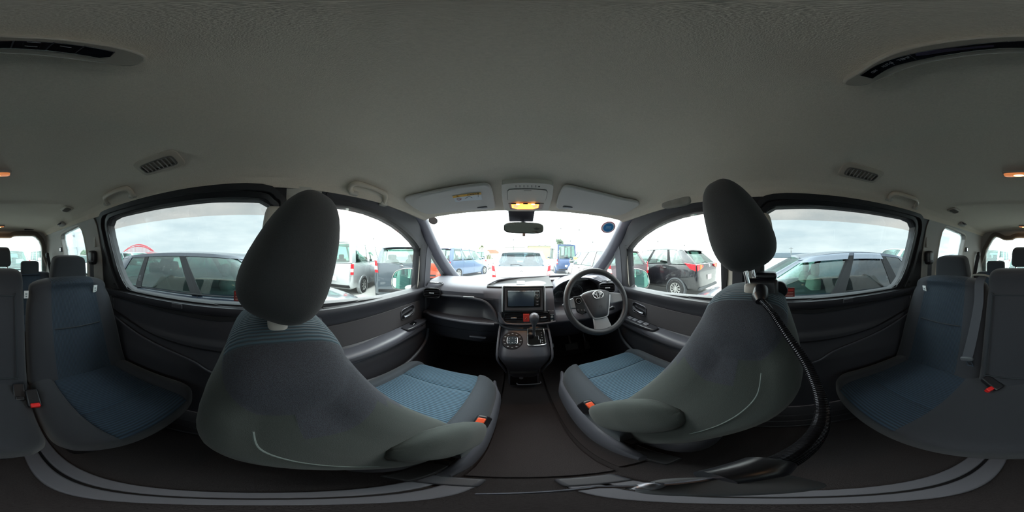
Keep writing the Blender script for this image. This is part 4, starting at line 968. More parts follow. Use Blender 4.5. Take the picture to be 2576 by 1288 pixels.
# emblem: three interlocking ellipses
def ell(cx_, cy_, rx, ry, r): return MB().tube([W(cx_ + rx * cos(a), cy_ + ry * sin(a), .0355) for a in [2 * pi * k / 40 for k in range(40)]], r, 8, closed=True, flat=.8)
em = ell(0, .030, .030, .020, .0028).build('emblem', CHROME, parent=st)
ell(0, .030, .0085, .0185, .0020).build('emblem_loop', CHROME, parent=em); ell(0, .037, .020, .0095, .0020).build('emblem_loop', CHROME, parent=em)
MB().tube([W(.006 * cos(a), -.035 + .007 * sin(a), .0335) for a in [2 * pi * k / 16 for k in range(16)]], .0006, 4, closed=True).build('airbag_mark', mat('faint_mark', '36373b', .5), parent=st)
MB().tube([W(0, 0, -.01), wc - un * .12, wc - un * .26], [.035, .04, .055], 20).build('column_shroud', BLACKP, parent=st, bevel=.002)
for k, L_ in ((-1, .155), (1, .15)):
    a = W(k * .02, -.005 if k < 0 else .01, -.07); b = W(k * (.135 if k < 0 else .14), .004 if k < 0 else .028, -.05)
    q = MB(); q.tube([a, lerp(a, b, .72), b, b + ux * k * .03, b + ux * k * .04], [.006, .007, .012, .013, .004], 12).build('stalk', DARKP, parent=st)
a = W(.02, -.05, -.07); MB().tube([a, W(.09, -.055, -.05), W(.12, -.05, -.045), W(.135, -.05, -.045)], [.006, .008, .014, .004], 12).build('stalk', BLACKP, parent=st)
# pedals
def pedal(px, py, y, w_, h_, lb, m=None):
    c = PY(px, py, y); t = thing('pedal', c, lb, 'pedal')
    MB().box(c, (w_, .016, h_), (-25, 0, 0)).build('pad', m or mat('pedal_rubber', '2c2a29', .6, bump=(200, .6, .002)), parent=t, bevel=.005)
    MB().tube([c + V((0, .012, 0)), c + V((0, .10, .12)), c + V((0, .16, .22))], .008, 8).build('pedal_arm', mat('pedal_steel', '77767a', .35, metal=.8), parent=t)
pedal(1438, 872, 1.17, .105, .062, 'wide rubber brake pedal deep in the driver footwell')
pedal(1476, 868, 1.19, .045, .075, 'narrow accelerator pedal hanging beside the brake pedal')
pedal(1388, 869, 1.16, .035, .040, 'small silver parking brake pedal beside the centre console', mat('pedal_steel', '77767a', .35, metal=.8))
# footwell bulkhead and left foot rest
m = MB(); m.box((CX, 1.46, -.80), (1.42, .05, .55), (-18, 0, 0)); struct(m.build('wall_front', mat('footwell_dark', '222226', .8)))
# ================================================================ CEILING AND WINDOW FITTINGS
def ceil_z(x, y):
    # height of the lining at (x, y), found on the same surface the ceiling was built from
    best = None
    for k in range(401):
        p = ceil_pt(y, k / 400)
        if best is None or abs(p.x - x) < abs(best.x - x) - 1e-9: best = p
    return best.z
def PC(px, py, drop=0):    # image ray meets the ceiling lining
    d = D(px, py); r = .1
    for _ in range(4000):
        p = d * r
        if p.z >= ceil_z_fast(p.x, p.y) - drop: return p
        r += .004
    return d * r
_cache = {}
def ceil_z_fast(x, y):
    k = (round(x, 2), round(y, 2))
    if k not in _cache: _cache[k] = ceil_z(*k)
    return _cache[k]
# ---- rear climate control panel on the ceiling, just behind the camera
cp = thing('rear_climate_panel', (CX, -.10, .35), 'long grey ceiling control panel with black buttons behind the front seats', 'control panel')
def PZl(px, py, z=.352): p = PZ(px, py, z); return (p.x, p.y)
oc = [PZl(*p) for p in ((2120, 205), (2160, 178), (2240, 133), (2340, 108), (2450, 94), (2570, 88))] + [PZl(*p) for p in ((30, 90), (120, 94), (220, 104), (320, 122), (371, 143), (350, 160), (310, 164), (200, 150), (60, 135))] + [PZl(*p) for p in ((2520, 133), (2400, 145), (2300, 165), (2200, 205), (2150, 214))]
ocs = [(p.x, p.y) for p in smooth_path([(a, b, 0) for a, b in oc], 3, True)]
MB().prism([(a, b, .345) for a, b in ocs], (0, 0, .03)).build('panel_housing', mat('panel_grey', 'a39c90', .5, bump=(500, .2, .0006)), parent=cp, bevel=.004)
bi = [PZl(*p) for p in ((2162, 186), (2222, 152), (2300, 131), (2400, 115), (2500, 104), (2575, 100))] + [PZl(*p) for p in ((40, 100), (140, 105), (230, 116), (291, 128), (278, 140), (250, 143), (180, 132), (60, 121))] + [PZl(*p) for p in ((2530, 119), (2400, 133), (2320, 146), (2250, 163), (2195, 194))]
MB().prism([(a, b, .3425) for a, b in bi], (0, 0, .006)).build('button_strip', GLOSSB, parent=cp, bevel=.001)
WD = mat('dim_white_print', '8a8a90', .5)
def cptext(s, px, py, size):
    p = PZ(px, py, .3415); text('button_text', s, p, size, WD, cp, ax=((-1, 0, 0), (0, 1, 0)))
cptext('TEMP', 2274, 148, .0055); cptext('AUTO', 2232, 163, .0055); cptext('OFF', 2200, 180, .0055)
for px in (2248, 2300): 
    a = PZ(px, 132 + (2300 - px) * .3, .342); b = PZ(px + 18, 150 + (2300 - px) * .3, .342)
for (px, py), (qx, qy) in (((2236, 152), (2250, 163)), ((2286, 137), (2305, 150)), ((35, 102), (28, 120)), ((137, 106), (115, 126)), ((215, 115), (190, 133))):
    MB().tube([PZ(px, py, .342), PZ(qx, qy, .342)], .0006, 4).build('button_gap', mat('gap_grey', '34343a', .6), parent=cp)
MB().prism([PZ(*p, .3418) for p in ((2302, 135), (2330, 129), (2420, 120), (2500, 113), (2500, 118), (2420, 126), (2335, 138), (2305, 141))], (0, 0, .0006)).build('display_window', mat('display_violet', '3c3548', .1, coat=1), parent=cp)
for px, py in ((85, 107), (78, 117), (165, 118)):
    p = PZ(px, py, .3415); MB().tube([p + V((-.004, 0, 0)), p, p + V((.004, .001, 0))], .0005, 4).build('button_symbol', WD, parent=cp)
# ---- roof air outlets
def roofvent(px, py, ln, wd, lb, nsl=8, grp=None, yaw=0):
    c = PC(px, py, 0); e = .02
    zx = (ceil_z(c.x + e, c.y) - ceil_z(c.x - e, c.y)) / (2 * e); n = V((zx, 0, -1)).normalized()
    la = V((sin(R(yaw)), cos(R(yaw)), 0)); la = (la - n * la.dot(n)).normalized(); wa = n.cross(la)
    c = V((c.x, c.y, ceil_z(c.x, c.y)))
    t = thing('roof_air_vent', c, lb, 'air vent', grp)
    def rr(a, b, h, e=.35, k_=32): return [c + la * (a * math.copysign(abs(cos(q)) ** e, cos(q))) + wa * (b * math.copysign(abs(sin(q)) ** e, sin(q))) + n * h for q in [2 * pi * k / k_ for k in range(k_)]]
    MB().ring(rr(ln * .5, wd * .5, .003), rr(ln * .38, wd * .28, .008), -n * .02).build('vent_bezel', mat('vent_bezel_grey', 'b5ab9c', .6), parent=t, bevel=.002)
    MB().ring(rr(ln * .385, wd * .29, .010), rr(ln * .36, wd * .24, .010), -n * .014).build('vent_inner_frame', mat('vent_inner', '6f6b65', .5), parent=t)
    MB().prism(rr(ln * .37, wd * .27, -.004), -n * .004).build('vent_throat', GLOSSB, parent=t)
    Mx = Matrix((la, wa, n)).transposed() @ Euler((0, R(35), 0)).to_matrix()
    for k in range(nsl):
        MB().box(c + la * lerp(-ln * .32, ln * .32, k / (nsl - 1)) + n * .005, (.0045, wd * .48, .012), Mx).build('vent_slat', mat('slat_grey', '8a8680', .5), parent=t)
    return t
roofvent(398, 411, .17, .085, 'slatted roof air vent above the window beside the single rear seat', grp='roof air vents')
roofvent(2167, 434, .17, .085, 'slatted roof air vent above the sliding door on the driver side', grp='roof air vents')
roofvent(168, 525, .11, .07, 'small roof air vent near the third row, on the single seat side', 6, grp='third row air vents')
roofvent(2400, 529, .11, .07, 'small roof air vent near the third row, on the driver side', 6, grp='third row air vents')
# ---- grab handles
def grabpx(pts, lb):
    P_ = [PC(px, py, .014) for px, py in pts]; t = thing('grab_handle', sum(P_, V()) / len(P_), lb, 'grab handle', 'grab handles')
    for k in (0, -1): P_[k] = PC(*pts[k], -.002)
    MB().tube(smooth_path(P_, 6), .0125, 14, flat=.8).build('grip', mat('handle_grey', 'c0b6a6', .5, bump=(500, .2, .0006)), parent=t, ang=80)
    for k in (0, -1): MB().sq(P_[k], (.016, .022, .010), .5, .5).build('handle_mount', TRIML, parent=t)
def grab(pa, pb, lb, r=.0125, dip=.016, inw=.046, m=None):
    a, b = PC(*pa, 0), PC(*pb, 0); t = thing('grab_handle', (a + b) / 2, lb, 'grab handle', 'grab handles')
    s = -1 if a.x < 0 else 1; ax = (b - a); 
    off = V((-s * inw, 0, -dip))
    pts = [a, a + off * .45, a + ax * .10 + off * .9, a + ax * .25 + off, a + ax * .5 + off * 1.02, a + ax * .75 + off, a + ax * .90 + off * .9, b + off * .45, b]
    pth = smooth_path(pts, 5)
    n = len(pth); rad = [r * (1.5 - .5 * sin(pi * min(1, max(0, i / (n - 1)))) ** .5) for i in range(n)]
    MB().tube(pth, rad, 14, flat=.75).build('grip', m or mat('handle_grey', 'b0a89b', .5, bump=(500, .2, .0006)), parent=t, ang=80)
    for e in (a, b): MB().sq(e, (.016, .022, .012), .5, .5).build('handle_mount', TRIMM, parent=t)
    return t
grabpx([(888, 487), (880, 472), (893, 462), (915, 465), (952, 479), (970, 491), (964, 513)], 'grey grab handle above the front passenger window')
grabpx([(270, 512), (263, 497), (279, 485), (308, 475), (324, 476), (335, 493)], 'grey grab handle above the sliding window beside the single rear seat')
grabpx([(2236, 501), (2243, 489), (2258, 487), (2284, 494), (2304, 502), (2307, 513), (2300, 522)], 'grey grab handle above the sliding window on the driver side')
for px, py, sd in ((157, 562, -1), (2419, 562, 1)):
    p = PC(px, py, 0); t = thing('coat_hook', p, 'small recessed grey coat hook over the third row window, %s side' % ('passenger' if sd < 0 else 'driver'), 'coat hook', 'coat hooks')
    MB().sq(p, (.022, .05, .024), .4, .4).build('hook_plate', TRIMM, parent=t)
    MB().tube(smooth_path([p + V((-sd * .02, -.03, .0)), p + V((-sd * .036, -.02, -.012)), p + V((-sd * .036, .02, -.012)), p + V((-sd * .02, .03, 0))], 4), .006, 8).build('hook_loop', DARKP, parent=t)
# smudged storage recess over the driver window
p = PC(1700, 505, 0); t = MB(); t.sq(p + V((.004, 0, 0)), (.016, .085, .034), .5, .4); o = t.build('roof_side_cap', mat('smudged_cap', '8a867f', .7, noise=(14, .5)), ang=80)
tag(o, 'smudged grey cap on the roof edge above the driver window', 'trim cap')
# ---- sun visors
def visor(poly, lb, lift=.0, label=False, clip=None):
    pts = []
    for px, py in poly:
        pts.append(PC(px, py, .010))
    c = sum(pts, V()) / len(pts); t = thing('sun_visor', c, lb, 'sun visor', 'sun visors')
    # best plane
    n = V((0, 0, 0))
    for a, b in zip(pts, pts[1:] + pts[:1]): n += (a - c).cross(b - c)
    n.normalize(); n = n if n.z < 0 else -n
    pl = smooth_path([p - n * (p - c).dot(n) * .6 for p in pts], 4, True)
    MB().prism([p - n * .004 for p in pl], n * .017).build('visor_board', mat('visor_cloth', 'c6c1bc', .8, bump=(600, .3, .001)), parent=t, bevel=.006, seg=3)
    return t, c, n, pts
VL = [(1018, 498), (1060, 484), (1130, 470), (1200, 461), (1222, 460), (1236, 470), (1243, 500), (1245, 520), (1215, 524), (1130, 528), (1075, 533), (1040, 518)]
VR = [(1608, 508), (1560, 495), (1480, 475), (1440, 466), (1420, 466), (1408, 482), (1402, 500), (1401, 520), (1430, 524), (1500, 530), (1555, 537), (1590, 524)]
tl1, c1, n1, p1 = visor(VL, 'folded grey sun visor on the passenger side with a yellow airbag warning label')
tr1, c2, n2_, p2 = visor(VR, 'folded plain grey sun visor over the steering wheel')
def on_plane(px, py, c, n, o): d = D(px, py); return d * ((c + n * o).dot(n) / d.dot(n))
def vpatch(quad, nm, m, parent, o): return MB().prism([on_plane(px, py, c1, n1, o) for px, py in quad], n1 * .0006).build(nm, m, parent=parent)
lab = vpatch(((1138, 493), (1210, 484), (1213, 502), (1146, 508)), 'warning_label', mat('label_white', 'c9ced2', .6), tl1, .0142)
vpatch(((1138, 493), (1210, 484), (1211, 489), (1140, 498)), 'label_header', mat('label_yellow', 'd9a53c', .6), lab, .0150)
q = on_plane(1190, 489, c1, n1, .0165); rt_ = (on_plane(1210, 484, c1, n1, .016) - on_plane(1138, 493, c1, n1, .016)).normalized(); upv = (on_plane(1138, 493, c1, n1, .016) - on_plane(1146, 508, c1, n1, .016)).normalized()
text('label_text', 'AIRBAG', q, .0105, mat('ink', '333338', .6), lab, ax=(rt_, upv), sx=1.5)
q = on_plane(1151, 494, c1, n1, .0160); MB().tube([q + rt_ * .004, q - rt_ * .004, q + upv * .005], .0008, 4, closed=True).build('label_triangle', mat('ink', '333338', .6), parent=lab)
q = on_plane(1155, 501, c1, n1, .0160); MB().tube([q + rt_ * .010 * cos(a) + upv * .008 * sin(a) for a in [2 * pi * k / 20 for k in range(20)]] , .0011, 5, closed=True).build('label_ring', mat('label_red', 'a34a58', .6), parent=lab)
for a, b in (((1170, 500), (1180, 494)), ((1180, 494), (1188, 498)), ((1203, 490), (1203, 495))):
    MB().tube([on_plane(*a, c1, n1, .016), on_plane(*b, c1, n1, .016)], .0008, 4).build('label_mark', mat('ink', '333338', .6), parent=lab)
for tt, cc, nn, q in ((tl1, c1, n1, (1213, 520)), (tr1, c2, n2_, (1428, 519))):
    p = on_plane(q[0], q[1], cc, nn, .010); MB().sq(p, (.026, .010, .009), .4, .5).build('visor_clip', mat('clip_grey', '67656a', .5), parent=tt)
# ---- overhead console with map lamps
oc_ = thing('overhead_console', (CX, .72, .27), 'grey overhead console with sunglasses box and two lit map lamps', 'overhead console')
OCC = [(1262, 466), (1266, 462), (1290, 459), (1330, 458), (1370, 460), (1390, 464), (1392, 475), (1388, 500), (1380, 524), (1372, 529), (1320, 530), (1276, 529), (1268, 522), (1263, 495)]
def ocp(px, py, o=0):     # console plane: slopes from z .305 at y .64 down to z .243 at y .87
    n = V((0, -(.30 - .243), -(.868 - .64))).normalized(); n = V((0, -.24, -.97)).normalized(); c = V((CX, .75, .268))
    d = D(px, py); return d * ((c + n * o).dot(n) / d.dot(n)), n
pl = [ocp(*p)[0] for p in OCC]; n = ocp(1300, 500)[1]
MB().prism([p - n * .02 for p in smooth_path(pl, 3, True)], n * .024).build('console_housing', mat('console_light_grey', 'c4beb4', .55, bump=(500, .2, .0005)), parent=oc_, bevel=.006, seg=3)
bq = [(1277, 480), (1281, 476), (1340, 475), (1374, 478), (1377, 483), (1373, 500), (1370, 506), (1340, 507), (1284, 507), (1278, 503)]
MB().prism([ocp(px, py, .004)[0] for px, py in bq], n * .003).build('glasses_box_lid', mat('console_light_grey', 'c4beb4', .55), parent=oc_, bevel=.0015)
MB().tube([ocp(px, py, .005)[0] for px, py in bq], .0012, 5, closed=True).build('lid_gap', mat('gap_dark', '3a3a3c', .7), parent=oc_)
MB().tube([ocp(1318, 480, .0075)[0], ocp(1337, 480, .0075)[0]], .0012, 5).build('lid_notch', TRIML, parent=oc_)
for k in range(6):
    a = ocp(1298 + k * 10, 466, .0045)[0]; b = ocp(1298 + k * 10, 471, .0045)[0]; MB().tube([a, b], .0012, 4).build('speaker_slit', mat('slit_grey', '5d5b58', .7), parent=oc_)
MB().lathe([(.003, 0), (.003, .002), (.001, .002)], ocp(1356, 469, .004)[0], n, 12).build('microphone_dot', BLACKP, parent=oc_)
LAMPO = mat('lit_amber_lens', 'ff9a55', .3, emit='ff8a3a', estr=2.2)
LAMPW = mat('lit_bulb', 'ffd9a0', .3, emit='ffc46a', estr=7)
lp_ = MB().prism([ocp(px, py, .004)[0] for px, py in ((1279, 511), (1368, 511), (1363, 525), (1283, 525))], n * .003).build('lamp_tray', mat('lamp_tray', '8a7f78', .4), parent=oc_, bevel=.001)
MB().prism([ocp(px, py, .007)[0] for px, py in ((1286, 513), (1300, 511.5), (1342, 511.5), (1356, 513), (1354, 522), (1340, 525), (1302, 525), (1288, 522))], n * .004).build('lamp_lens', LAMPO, parent=lp_, bevel=.002)
for px in (1303, 1341): MB().sq(ocp(px, 514, .011)[0], (.009, .004, .003), .8, .8).build('bulb_glow', LAMPW, parent=lp_)
for px in (1292, 1322, 1352): MB().box(ocp(px, 512, .012)[0], (.022, .006, .006)).build('lamp_switch', mat('switch_dark', '4d4647', .4), parent=lp_, bevel=.001)
for px in (1297, 1346):
    pp = ocp(px, 519, .0115)[0]; MB().lathe([(.001, .003), (.010, .002), (.013, 0)], pp, n, 20).build('lens_button', mat('lens_button', 'ffb08a', .3, emit='ff9a70', estr=1.0), parent=lp_)
la = bpy.data.lights.new('map_lamp_light', 'AREA'); la.energy = .5; la.size = .06; la.size_y = .02; la.shape = 'RECTANGLE'; la.color = (1, .55, .28)
lo = bpy.data.objects.new('map_lamp_light', la); COL.objects.link(lo); lo.parent = oc_; lo.location = ocp(1322, 519, .02)[0] - V(oc_.location); lo.rotation_euler = (R(-14), 0, 0)
# ---- roof lamps further back
def rooflamp(px, py, w_, d_, lb, pw):
    c = PC(px, py, .006); t = thing('roof_lamp', c, lb, 'roof lamp', 'roof lamps')
    MB().sq(c + V((0, 0, .004)), (w_, d_, .010), .4, .35).build('lamp_frame', mat('lamp_frame', '9c938a', .4), parent=t)
    MB().sq(c + V((0, 0, -.002)), (w_ * .9, d_ * .84, .010), .5, .35).build('lamp_lens', mat('dim_amber_lens', 'c98a60', .3, emit='d98048', estr=.45), parent=t)
    MB().sq(c + V((0, 0, -.009)), (w_ * .35, d_ * .5, .005), .8, .8).build('bulb_glow', LAMPW, parent=t)
    la = bpy.data.lights.new('roof_lamp_light', 'AREA'); la.energy = pw; la.size = .05; la.color = (1, .6, .33)
    lo = bpy.data.objects.new('roof_lamp_light', la); COL.objects.link(lo); lo.parent = t; lo.location = (0, 0, -.018)
rooflamp(2563, 436, .068, .020, 'lit amber roof lamp in the ceiling above the second row', .12)
rooflamp(2575, 569, .055, .022, 'lit amber roof lamp above the tailgate window', .25)
# slot in the ceiling above the tailgate
p = PC(73, 577, 0); o = MB().box(p + V((0, 0, -.002)), (.11, .03, .012)).build('belt_slot', BLACKP, bevel=.003); tag(o, 'black seat belt slot in the ceiling above the tailgate window', 'belt slot')
# ---- interior mirror, sensor cover
mr = thing('rear_view_mirror', (CX + .02, .93, .20), 'black framed interior rear view mirror under the windscreen camera cover', 'mirror')
mc = PD(1318, 573, .965); nm_ = V((.10, -1, -.02)).normalized(); mrx = V((1, .10, 0)).normalized(); mru = V((0, -.02, 1)).normalized()
mp_ = [(.118 * math.copysign(abs(cos(a)) ** .55, cos(a)) , .034 * math.copysign(abs(sin(a)) ** .55, sin(a)) * (1 + .05 * cos(a))) for a in [2 * pi * k / 48 for k in range(48)]]
MB().loft([[mc + mrx * a * k + mru * b * k2 - nm_ * z for a, b in mp_] for k, k2, z in ((.97, .93, -.004), (1, 1, 0), (1, 1, .008), (.85, .75, .030), (.3, .3, .034))]).build('mirror_housing', BLACKP, parent=mr, ang=60)
MB().prism([mc + mrx * a * .955 + mru * b * .89 + nm_ * .0045 for a, b in mp_], nm_ * .001).build('mirror_glass', mat('mirror_silvering', 'd5dfdd', .02, metal=1), parent=mr, flat=True)
MB().box(mc - mru * .042 + mrx * .0, (.017, .012, .016)).build('dimming_tab', mat('tab_grey', '4c4c50', .5), parent=mr, bevel=.003)
MB().tube([mc - nm_ * .03, mc - nm_ * .05 + V((0, .02, .03)), mc + V((0, .09, .065))], [.010, .012, .018], 12).build('mirror_arm', BLACKP, parent=mr)
sc = [(1278, 529), (1346, 529), (1341, 558), (1281, 558)]
pts = [PY(px, py, lerp(.90, .985, (py - 529) / 29)) for px, py in sc]
MB().prism(pts, (0, .035, .02)).build('camera_cover', mat('cover_black', '24242e', .35), parent=mr, bevel=.004)
# ---- stickers on the windscreen
def wsray(px, py, o=-.004):
    d = D(px, py); best = None
    for i in range(121):
        for j in range(61):
            p = wsp(i / 120, j / 60, o); e = (p.normalized() - d).length
            if best is None or e < best[0]: best = (e, p, i / 120, j / 60)
    return best[1], best[2], best[3]
def sticker(px, py, r, cols, nm, lb, grp=None):
    c, u, v = wsray(px, py); a = wsp(min(1, u + .02), v) - wsp(max(0, u - .02), v); b = wsp(u, v - .03) - wsp(u, v + .03); a.normalize(); b = (b - a * b.dot(a)).normalized(); nn = a.cross(b).normalized()
    if nn.y > 0: nn = -nn
    o = None
    for k, (rr, m) in enumerate(cols):
        q = MB().prism([c + a * (rr * cos(t)) + b * (rr * 1.0 * sin(t)) + nn * (.0008 * (k + 1)) for t in [2 * pi * i / 36 for i in range(36)]], nn * .0006)
        if o is None: o = q.build(nm, m); tag(o, lb, 'sticker')
        else: q.build('sticker_print', m, parent=o)
    return o, c, a, b, nn
sticker(1090, 556, .030, [(.030, mat('brown_sticker', '8d7f7c', .6)), (.024, mat('brown_sticker_mid', '9b8d8a', .6))], 'round_sticker', 'round brown sticker in the top corner of the windscreen, passenger side')
so, sc_, sa, sb2, sn = sticker(1530, 571, .042, [(.050, mat('sticker_red', 'e2607e', .5)), (.044, mat('sticker_white', 'f4f4f8', .5)), (.036, mat('sticker_blue', '2f8fd8', .5))], 'round_inspection_sticker', 'round blue inspection sticker with a red rim on the windscreen, driver side')
for k in (-1, 0, 1): MB().tube([sc_ - sa * .018 + sb2 * k * .010 + sn * .004, sc_ + sa * .018 + sb2 * k * .010 + sn * .004], .0018, 4).build('sticker_line', mat('sticker_pale', '9fd6ee', .5), parent=so)
c, u, v = wsray(1553, 547)
o = text('windscreen_code', 'E1P1', c + V((0, -.004, 0)), .020, mat('code_ink', '4a4a4a', .6), ax=(wsp(u + .01, v) - wsp(u - .01, v), wsp(u, v - .02) - wsp(u, v + .02))); tag(o, 'small dark E1P1 code in the top corner of the windscreen, driver side', 'marking')
# small dark red notices on the sliding windows
for px, py, s, lb in ((604, 747, -1, 'small dark red notice stuck low on the sliding window beside the passenger seat'), (1985, 737, 1, 'small dark red notice stuck low on the sliding window beside the driver seat')):
    p = PX(px, py, CX + s * .70); x = CX + s * (hw(p.z) + .015)
    o = MB().box((x, p.y, p.z), (.002, .055, .045)).build('window_notice', mat('notice_red', '6e1f1c', .6)); tag(o, lb, 'sticker', 'window notices')
    MB().box((x - s * .002, p.y, p.z + .012), (.001, .045, .008)).build('notice_heading', mat('notice_bright', 'a8302a', .6), parent=o)
    for k in range(2): MB().box((x - s * .002, p.y, p.z - .002 - k * .012), (.001, .042, .005)).build('notice_line', mat('notice_line', '95706a', .6), parent=o)
# ================================================================ SEAT BELTS
BELT = mat('belt_webbing', '2f3137', .8, bump=(900, .5, .0006)); BELTG = mat('belt_webbing_grey', '3c3f46', .75, bump=(900, .5, .0006))
def belt_strip(pts, wdir, w_, m, nm, parent):
    pth = smooth_path(pts, 4); wd = V(wdir).normalized() * (w_ / 2); loops = []
    for i, p in enumerate(pth):
        t = (pth[min(i + 1, len(pth) - 1)] - pth[max(i - 1, 0)]).normalized(); wv = (wd - t * wd.dot(t)).normalized() * (w_ / 2); nn = t.cross(wv).normalized() * .0012
        loops.append([p + wv + nn, p - wv + nn, p - wv - nn, p + wv - nn])
    return MB().loft(loops).build(nm, m, parent=parent)
for s in (-1, 1):
    x = sx(s, .15, .15, .03)
    t = thing('front_seat_belt', (x, .16, .16), 'black seat belt hanging on the pillar behind the %s seat' % ('front passenger' if s < 0 else 'driver'), 'seat belt', 'front seat belts')
    cvr = MB().sq((sx(s, .12, .04, .022), .050, .105), (.020, .048, .085), .45, .5, warp=lambda p: V((p.x, p.y * (1 - .25 * p.z / .085), p.z))).build('anchor_cover', TRIML, parent=t, ang=80)
    MB().sq((sx(s, .08, .04, .040), .060, .080), (.004, .010, .030), .7, .6).build('cover_slot', BLACKP, parent=cvr)
    MB().sq((sx(s, .15, .155, .010), .155, .150), (.022, .032, .045), .5, .5).build('shoulder_anchor', mat('anchor_grey', '55534f', .5), parent=t)
    MB().sq((sx(s, .15, .155, .030), .155, .112), (.008, .024, .010), .5, .5).build('belt_guide', BLACKP, parent=t)
    belt_strip([(sx(s, .15, .11, .032), .155, .11), (sx(s, .15, -.05, .03), .16, -.05), (sx(s, .15, -.22, .04), .165, -.24), (CX + s * .645, .17, -.6), (CX + s * .645, .17, -.9)], (0, 1, 0), .046, BELT, 'webbing', t)
# second row outer belts on the C-pillars
for s, (px, py) in ((-1, (233, 655)), (1, (2337, 655))):
    c = PX(px, py, sx(s, -1.0, -.02, .03))
    t = thing('pillar_seat_belt', c, 'black seat belt and anchor on the pillar beside the %s' % ('single rear seat' if s < 0 else 'wide rear bench, driver side'), 'seat belt', 'rear pillar seat belts')
    MB().sq(c + V((0, 0, .02)), (.024, .034, .050), .5, .5).build('shoulder_anchor', BLACKP, parent=t)
    MB().sq(c + V((-s * .01, 0, -.005)), (.018, .032, .008), .5, .5).build('belt_guide', DARKP, parent=t)
    belt_strip([c + V((-s * .008, 0, -.01)), c + V((-s * .004, .005, -.2)), c + V((0, .01, -.45))], (0, 1, .0), .048, BELT, 'webbing', t)
    MB().box(c + V((s * .012, .012, .13)), (.012, .022, .075)).build('height_slot', mat('slot_cover', '8b8882', .5), parent=t, bevel=.004)
# third row belts on the D-pillars
for s, (px, py) in ((-1, (119, 642)), (1, (2462, 640))):
    c = PY(px, py, -1.93)
    t = thing('corner_seat_belt', c, 'dark seat belt hanging in the rear corner on the %s side of the tailgate' % ('passenger' if s < 0 else 'driver'), 'seat belt', 'corner seat belts')
    MB().sq(c, (.020, .020, .032), .6, .6).build('shoulder_anchor', BLACKP, parent=t)
    belt_strip([c + V((0, .015, -.01)), c + V((-s * .02 * -1, .03, -.12)), c + V((s * .05, .04, -.30))], (1, .3, 0), .045, BELT, 'webbing', t)
# square hook plates on the D-pillars
for s, px in ((-1, 153), (1, 2432)):
    c = PX(px, 628, sx(s, -1.75, .03, .006)) ; t = thing('belt_holder_clip', c, 'square belt holder clip on the rear corner trim, %s side' % ('passenger' if s < 0 else 'driver'), 'clip', 'belt holder clips')
    MB().box(c, (.012, .05, .05)).build('clip_plate', DARKP, parent=t, bevel=.004)
    MB().box(c + V((-s * .008, .006, 0)), (.006, .026, .034)).build('clip_hook', CHROME, parent=t, bevel=.003)
# the middle belt across the wide bench seat
t = thing('middle_seat_belt', (.30, -.85, -.10), 'grey seat belt lying over the wide rear bench with its metal tongue hanging', 'seat belt')
pa = [PY(2476, 694, -.86), PY(2464, 710, -.80), PY(2462, 760, -.765), PY(2450, 830, -.715), PY(2433, 900, -.655)]
belt_strip([p for p in pa], (1, 0, 0), .048, BELTG, 'webbing', t)
e_ = pa[-1]; MB().sq(e_ + V((0, .004, -.004)), (.030, .008, .012), .5, .5, rot=(0, 10, 0)).build('tongue_grip', mat('tongue_grey', '55585c', .5), parent=t)
MB().ring([e_ + V((x, .006, z)) for x, z in ((-.026, -.012), (.004, -.012), (-.004, -.045), (-.034, -.045))], [e_ + V((x, .006, z)) for x, z in ((-.020, -.018), (-.003, -.018), (-.010, -.038), (-.027, -.038))], (0, .003, 0)).build('metal_tongue', CHROME, parent=t)
g0 = PY(2452, 694, -.88); g1 = PY(2492, 696, -.88)
MB().tube(smooth_path([g0 + V((0, .02, -.02)), g0 + V((0, .03, .006)), (g0 + g1) / 2 + V((0, .035, .012)), g1 + V((0, .03, .004)), g1 + V((0, .02, -.02))], 4), .006, 8).build('belt_guide', mat('guide_grey', '77766f', .45), parent=t)
# ================================================================ PHONE-STYLE GOOSENECK HOLDER
gn = thing('gooseneck_holder', (.40, .05, -.11), 'black gooseneck camera holder clamped to the posts of the raised headrest', 'camera holder')
cc = PX(1913, 741, .345)
PLB = mat('holder_black', '15151a', .3)
MB().box(cc + V((.03, .0, .0)), (.03, .078, .062), (0, 8, 0)).build('clamp_body', PLB, parent=gn, bevel=.010, seg=3)
kn = PX(1960, 728, .40); MB().lathe([(.001, .012), (.018, .011), (.021, .007), (.021, -.007), (.018, -.011), (.001, -.012)], kn, (1, .1, .1), 28).build('clamp_knob', PLB, parent=gn)
MB().box(cc + V((.055, -.01, .036)), (.05, .050, .016)).build('clamp_jaw', PLB, parent=gn, bevel=.006)
j = PX(1913, 740, .325); MB().tube([j + V((.015, 0, .004)), j + V((-.012, 0, -.004)), j + V((-.020, -.002, -.010))], [.0165, .016, .010], 20).build('ball_joint', PLB, parent=gn)
gpts = [j + V((-.014, 0, -.006)), PD(1940, 782, .300), PD(1975, 835, .282), PD(2020, 900, .268), PD(2050, 960, .257), PD(2068, 1020, .246), PD(2064, 1070, .235), PD(2040, 1110, .222), PD(1995, 1146, .208), PD(1930, 1176, .195)]
gp2 = smooth_path(gpts, 40); tot = len(gp2); rads = []
for i in range(tot): rads.append((.0080 if i % 3 else .0066) * lerp(.80, 1.0, i / tot))
MB().tube(gp2, rads, 14).build('gooseneck', mat('gooseneck_steel', '2a2a2e', .22, metal=.7), parent=gn, ang=25)
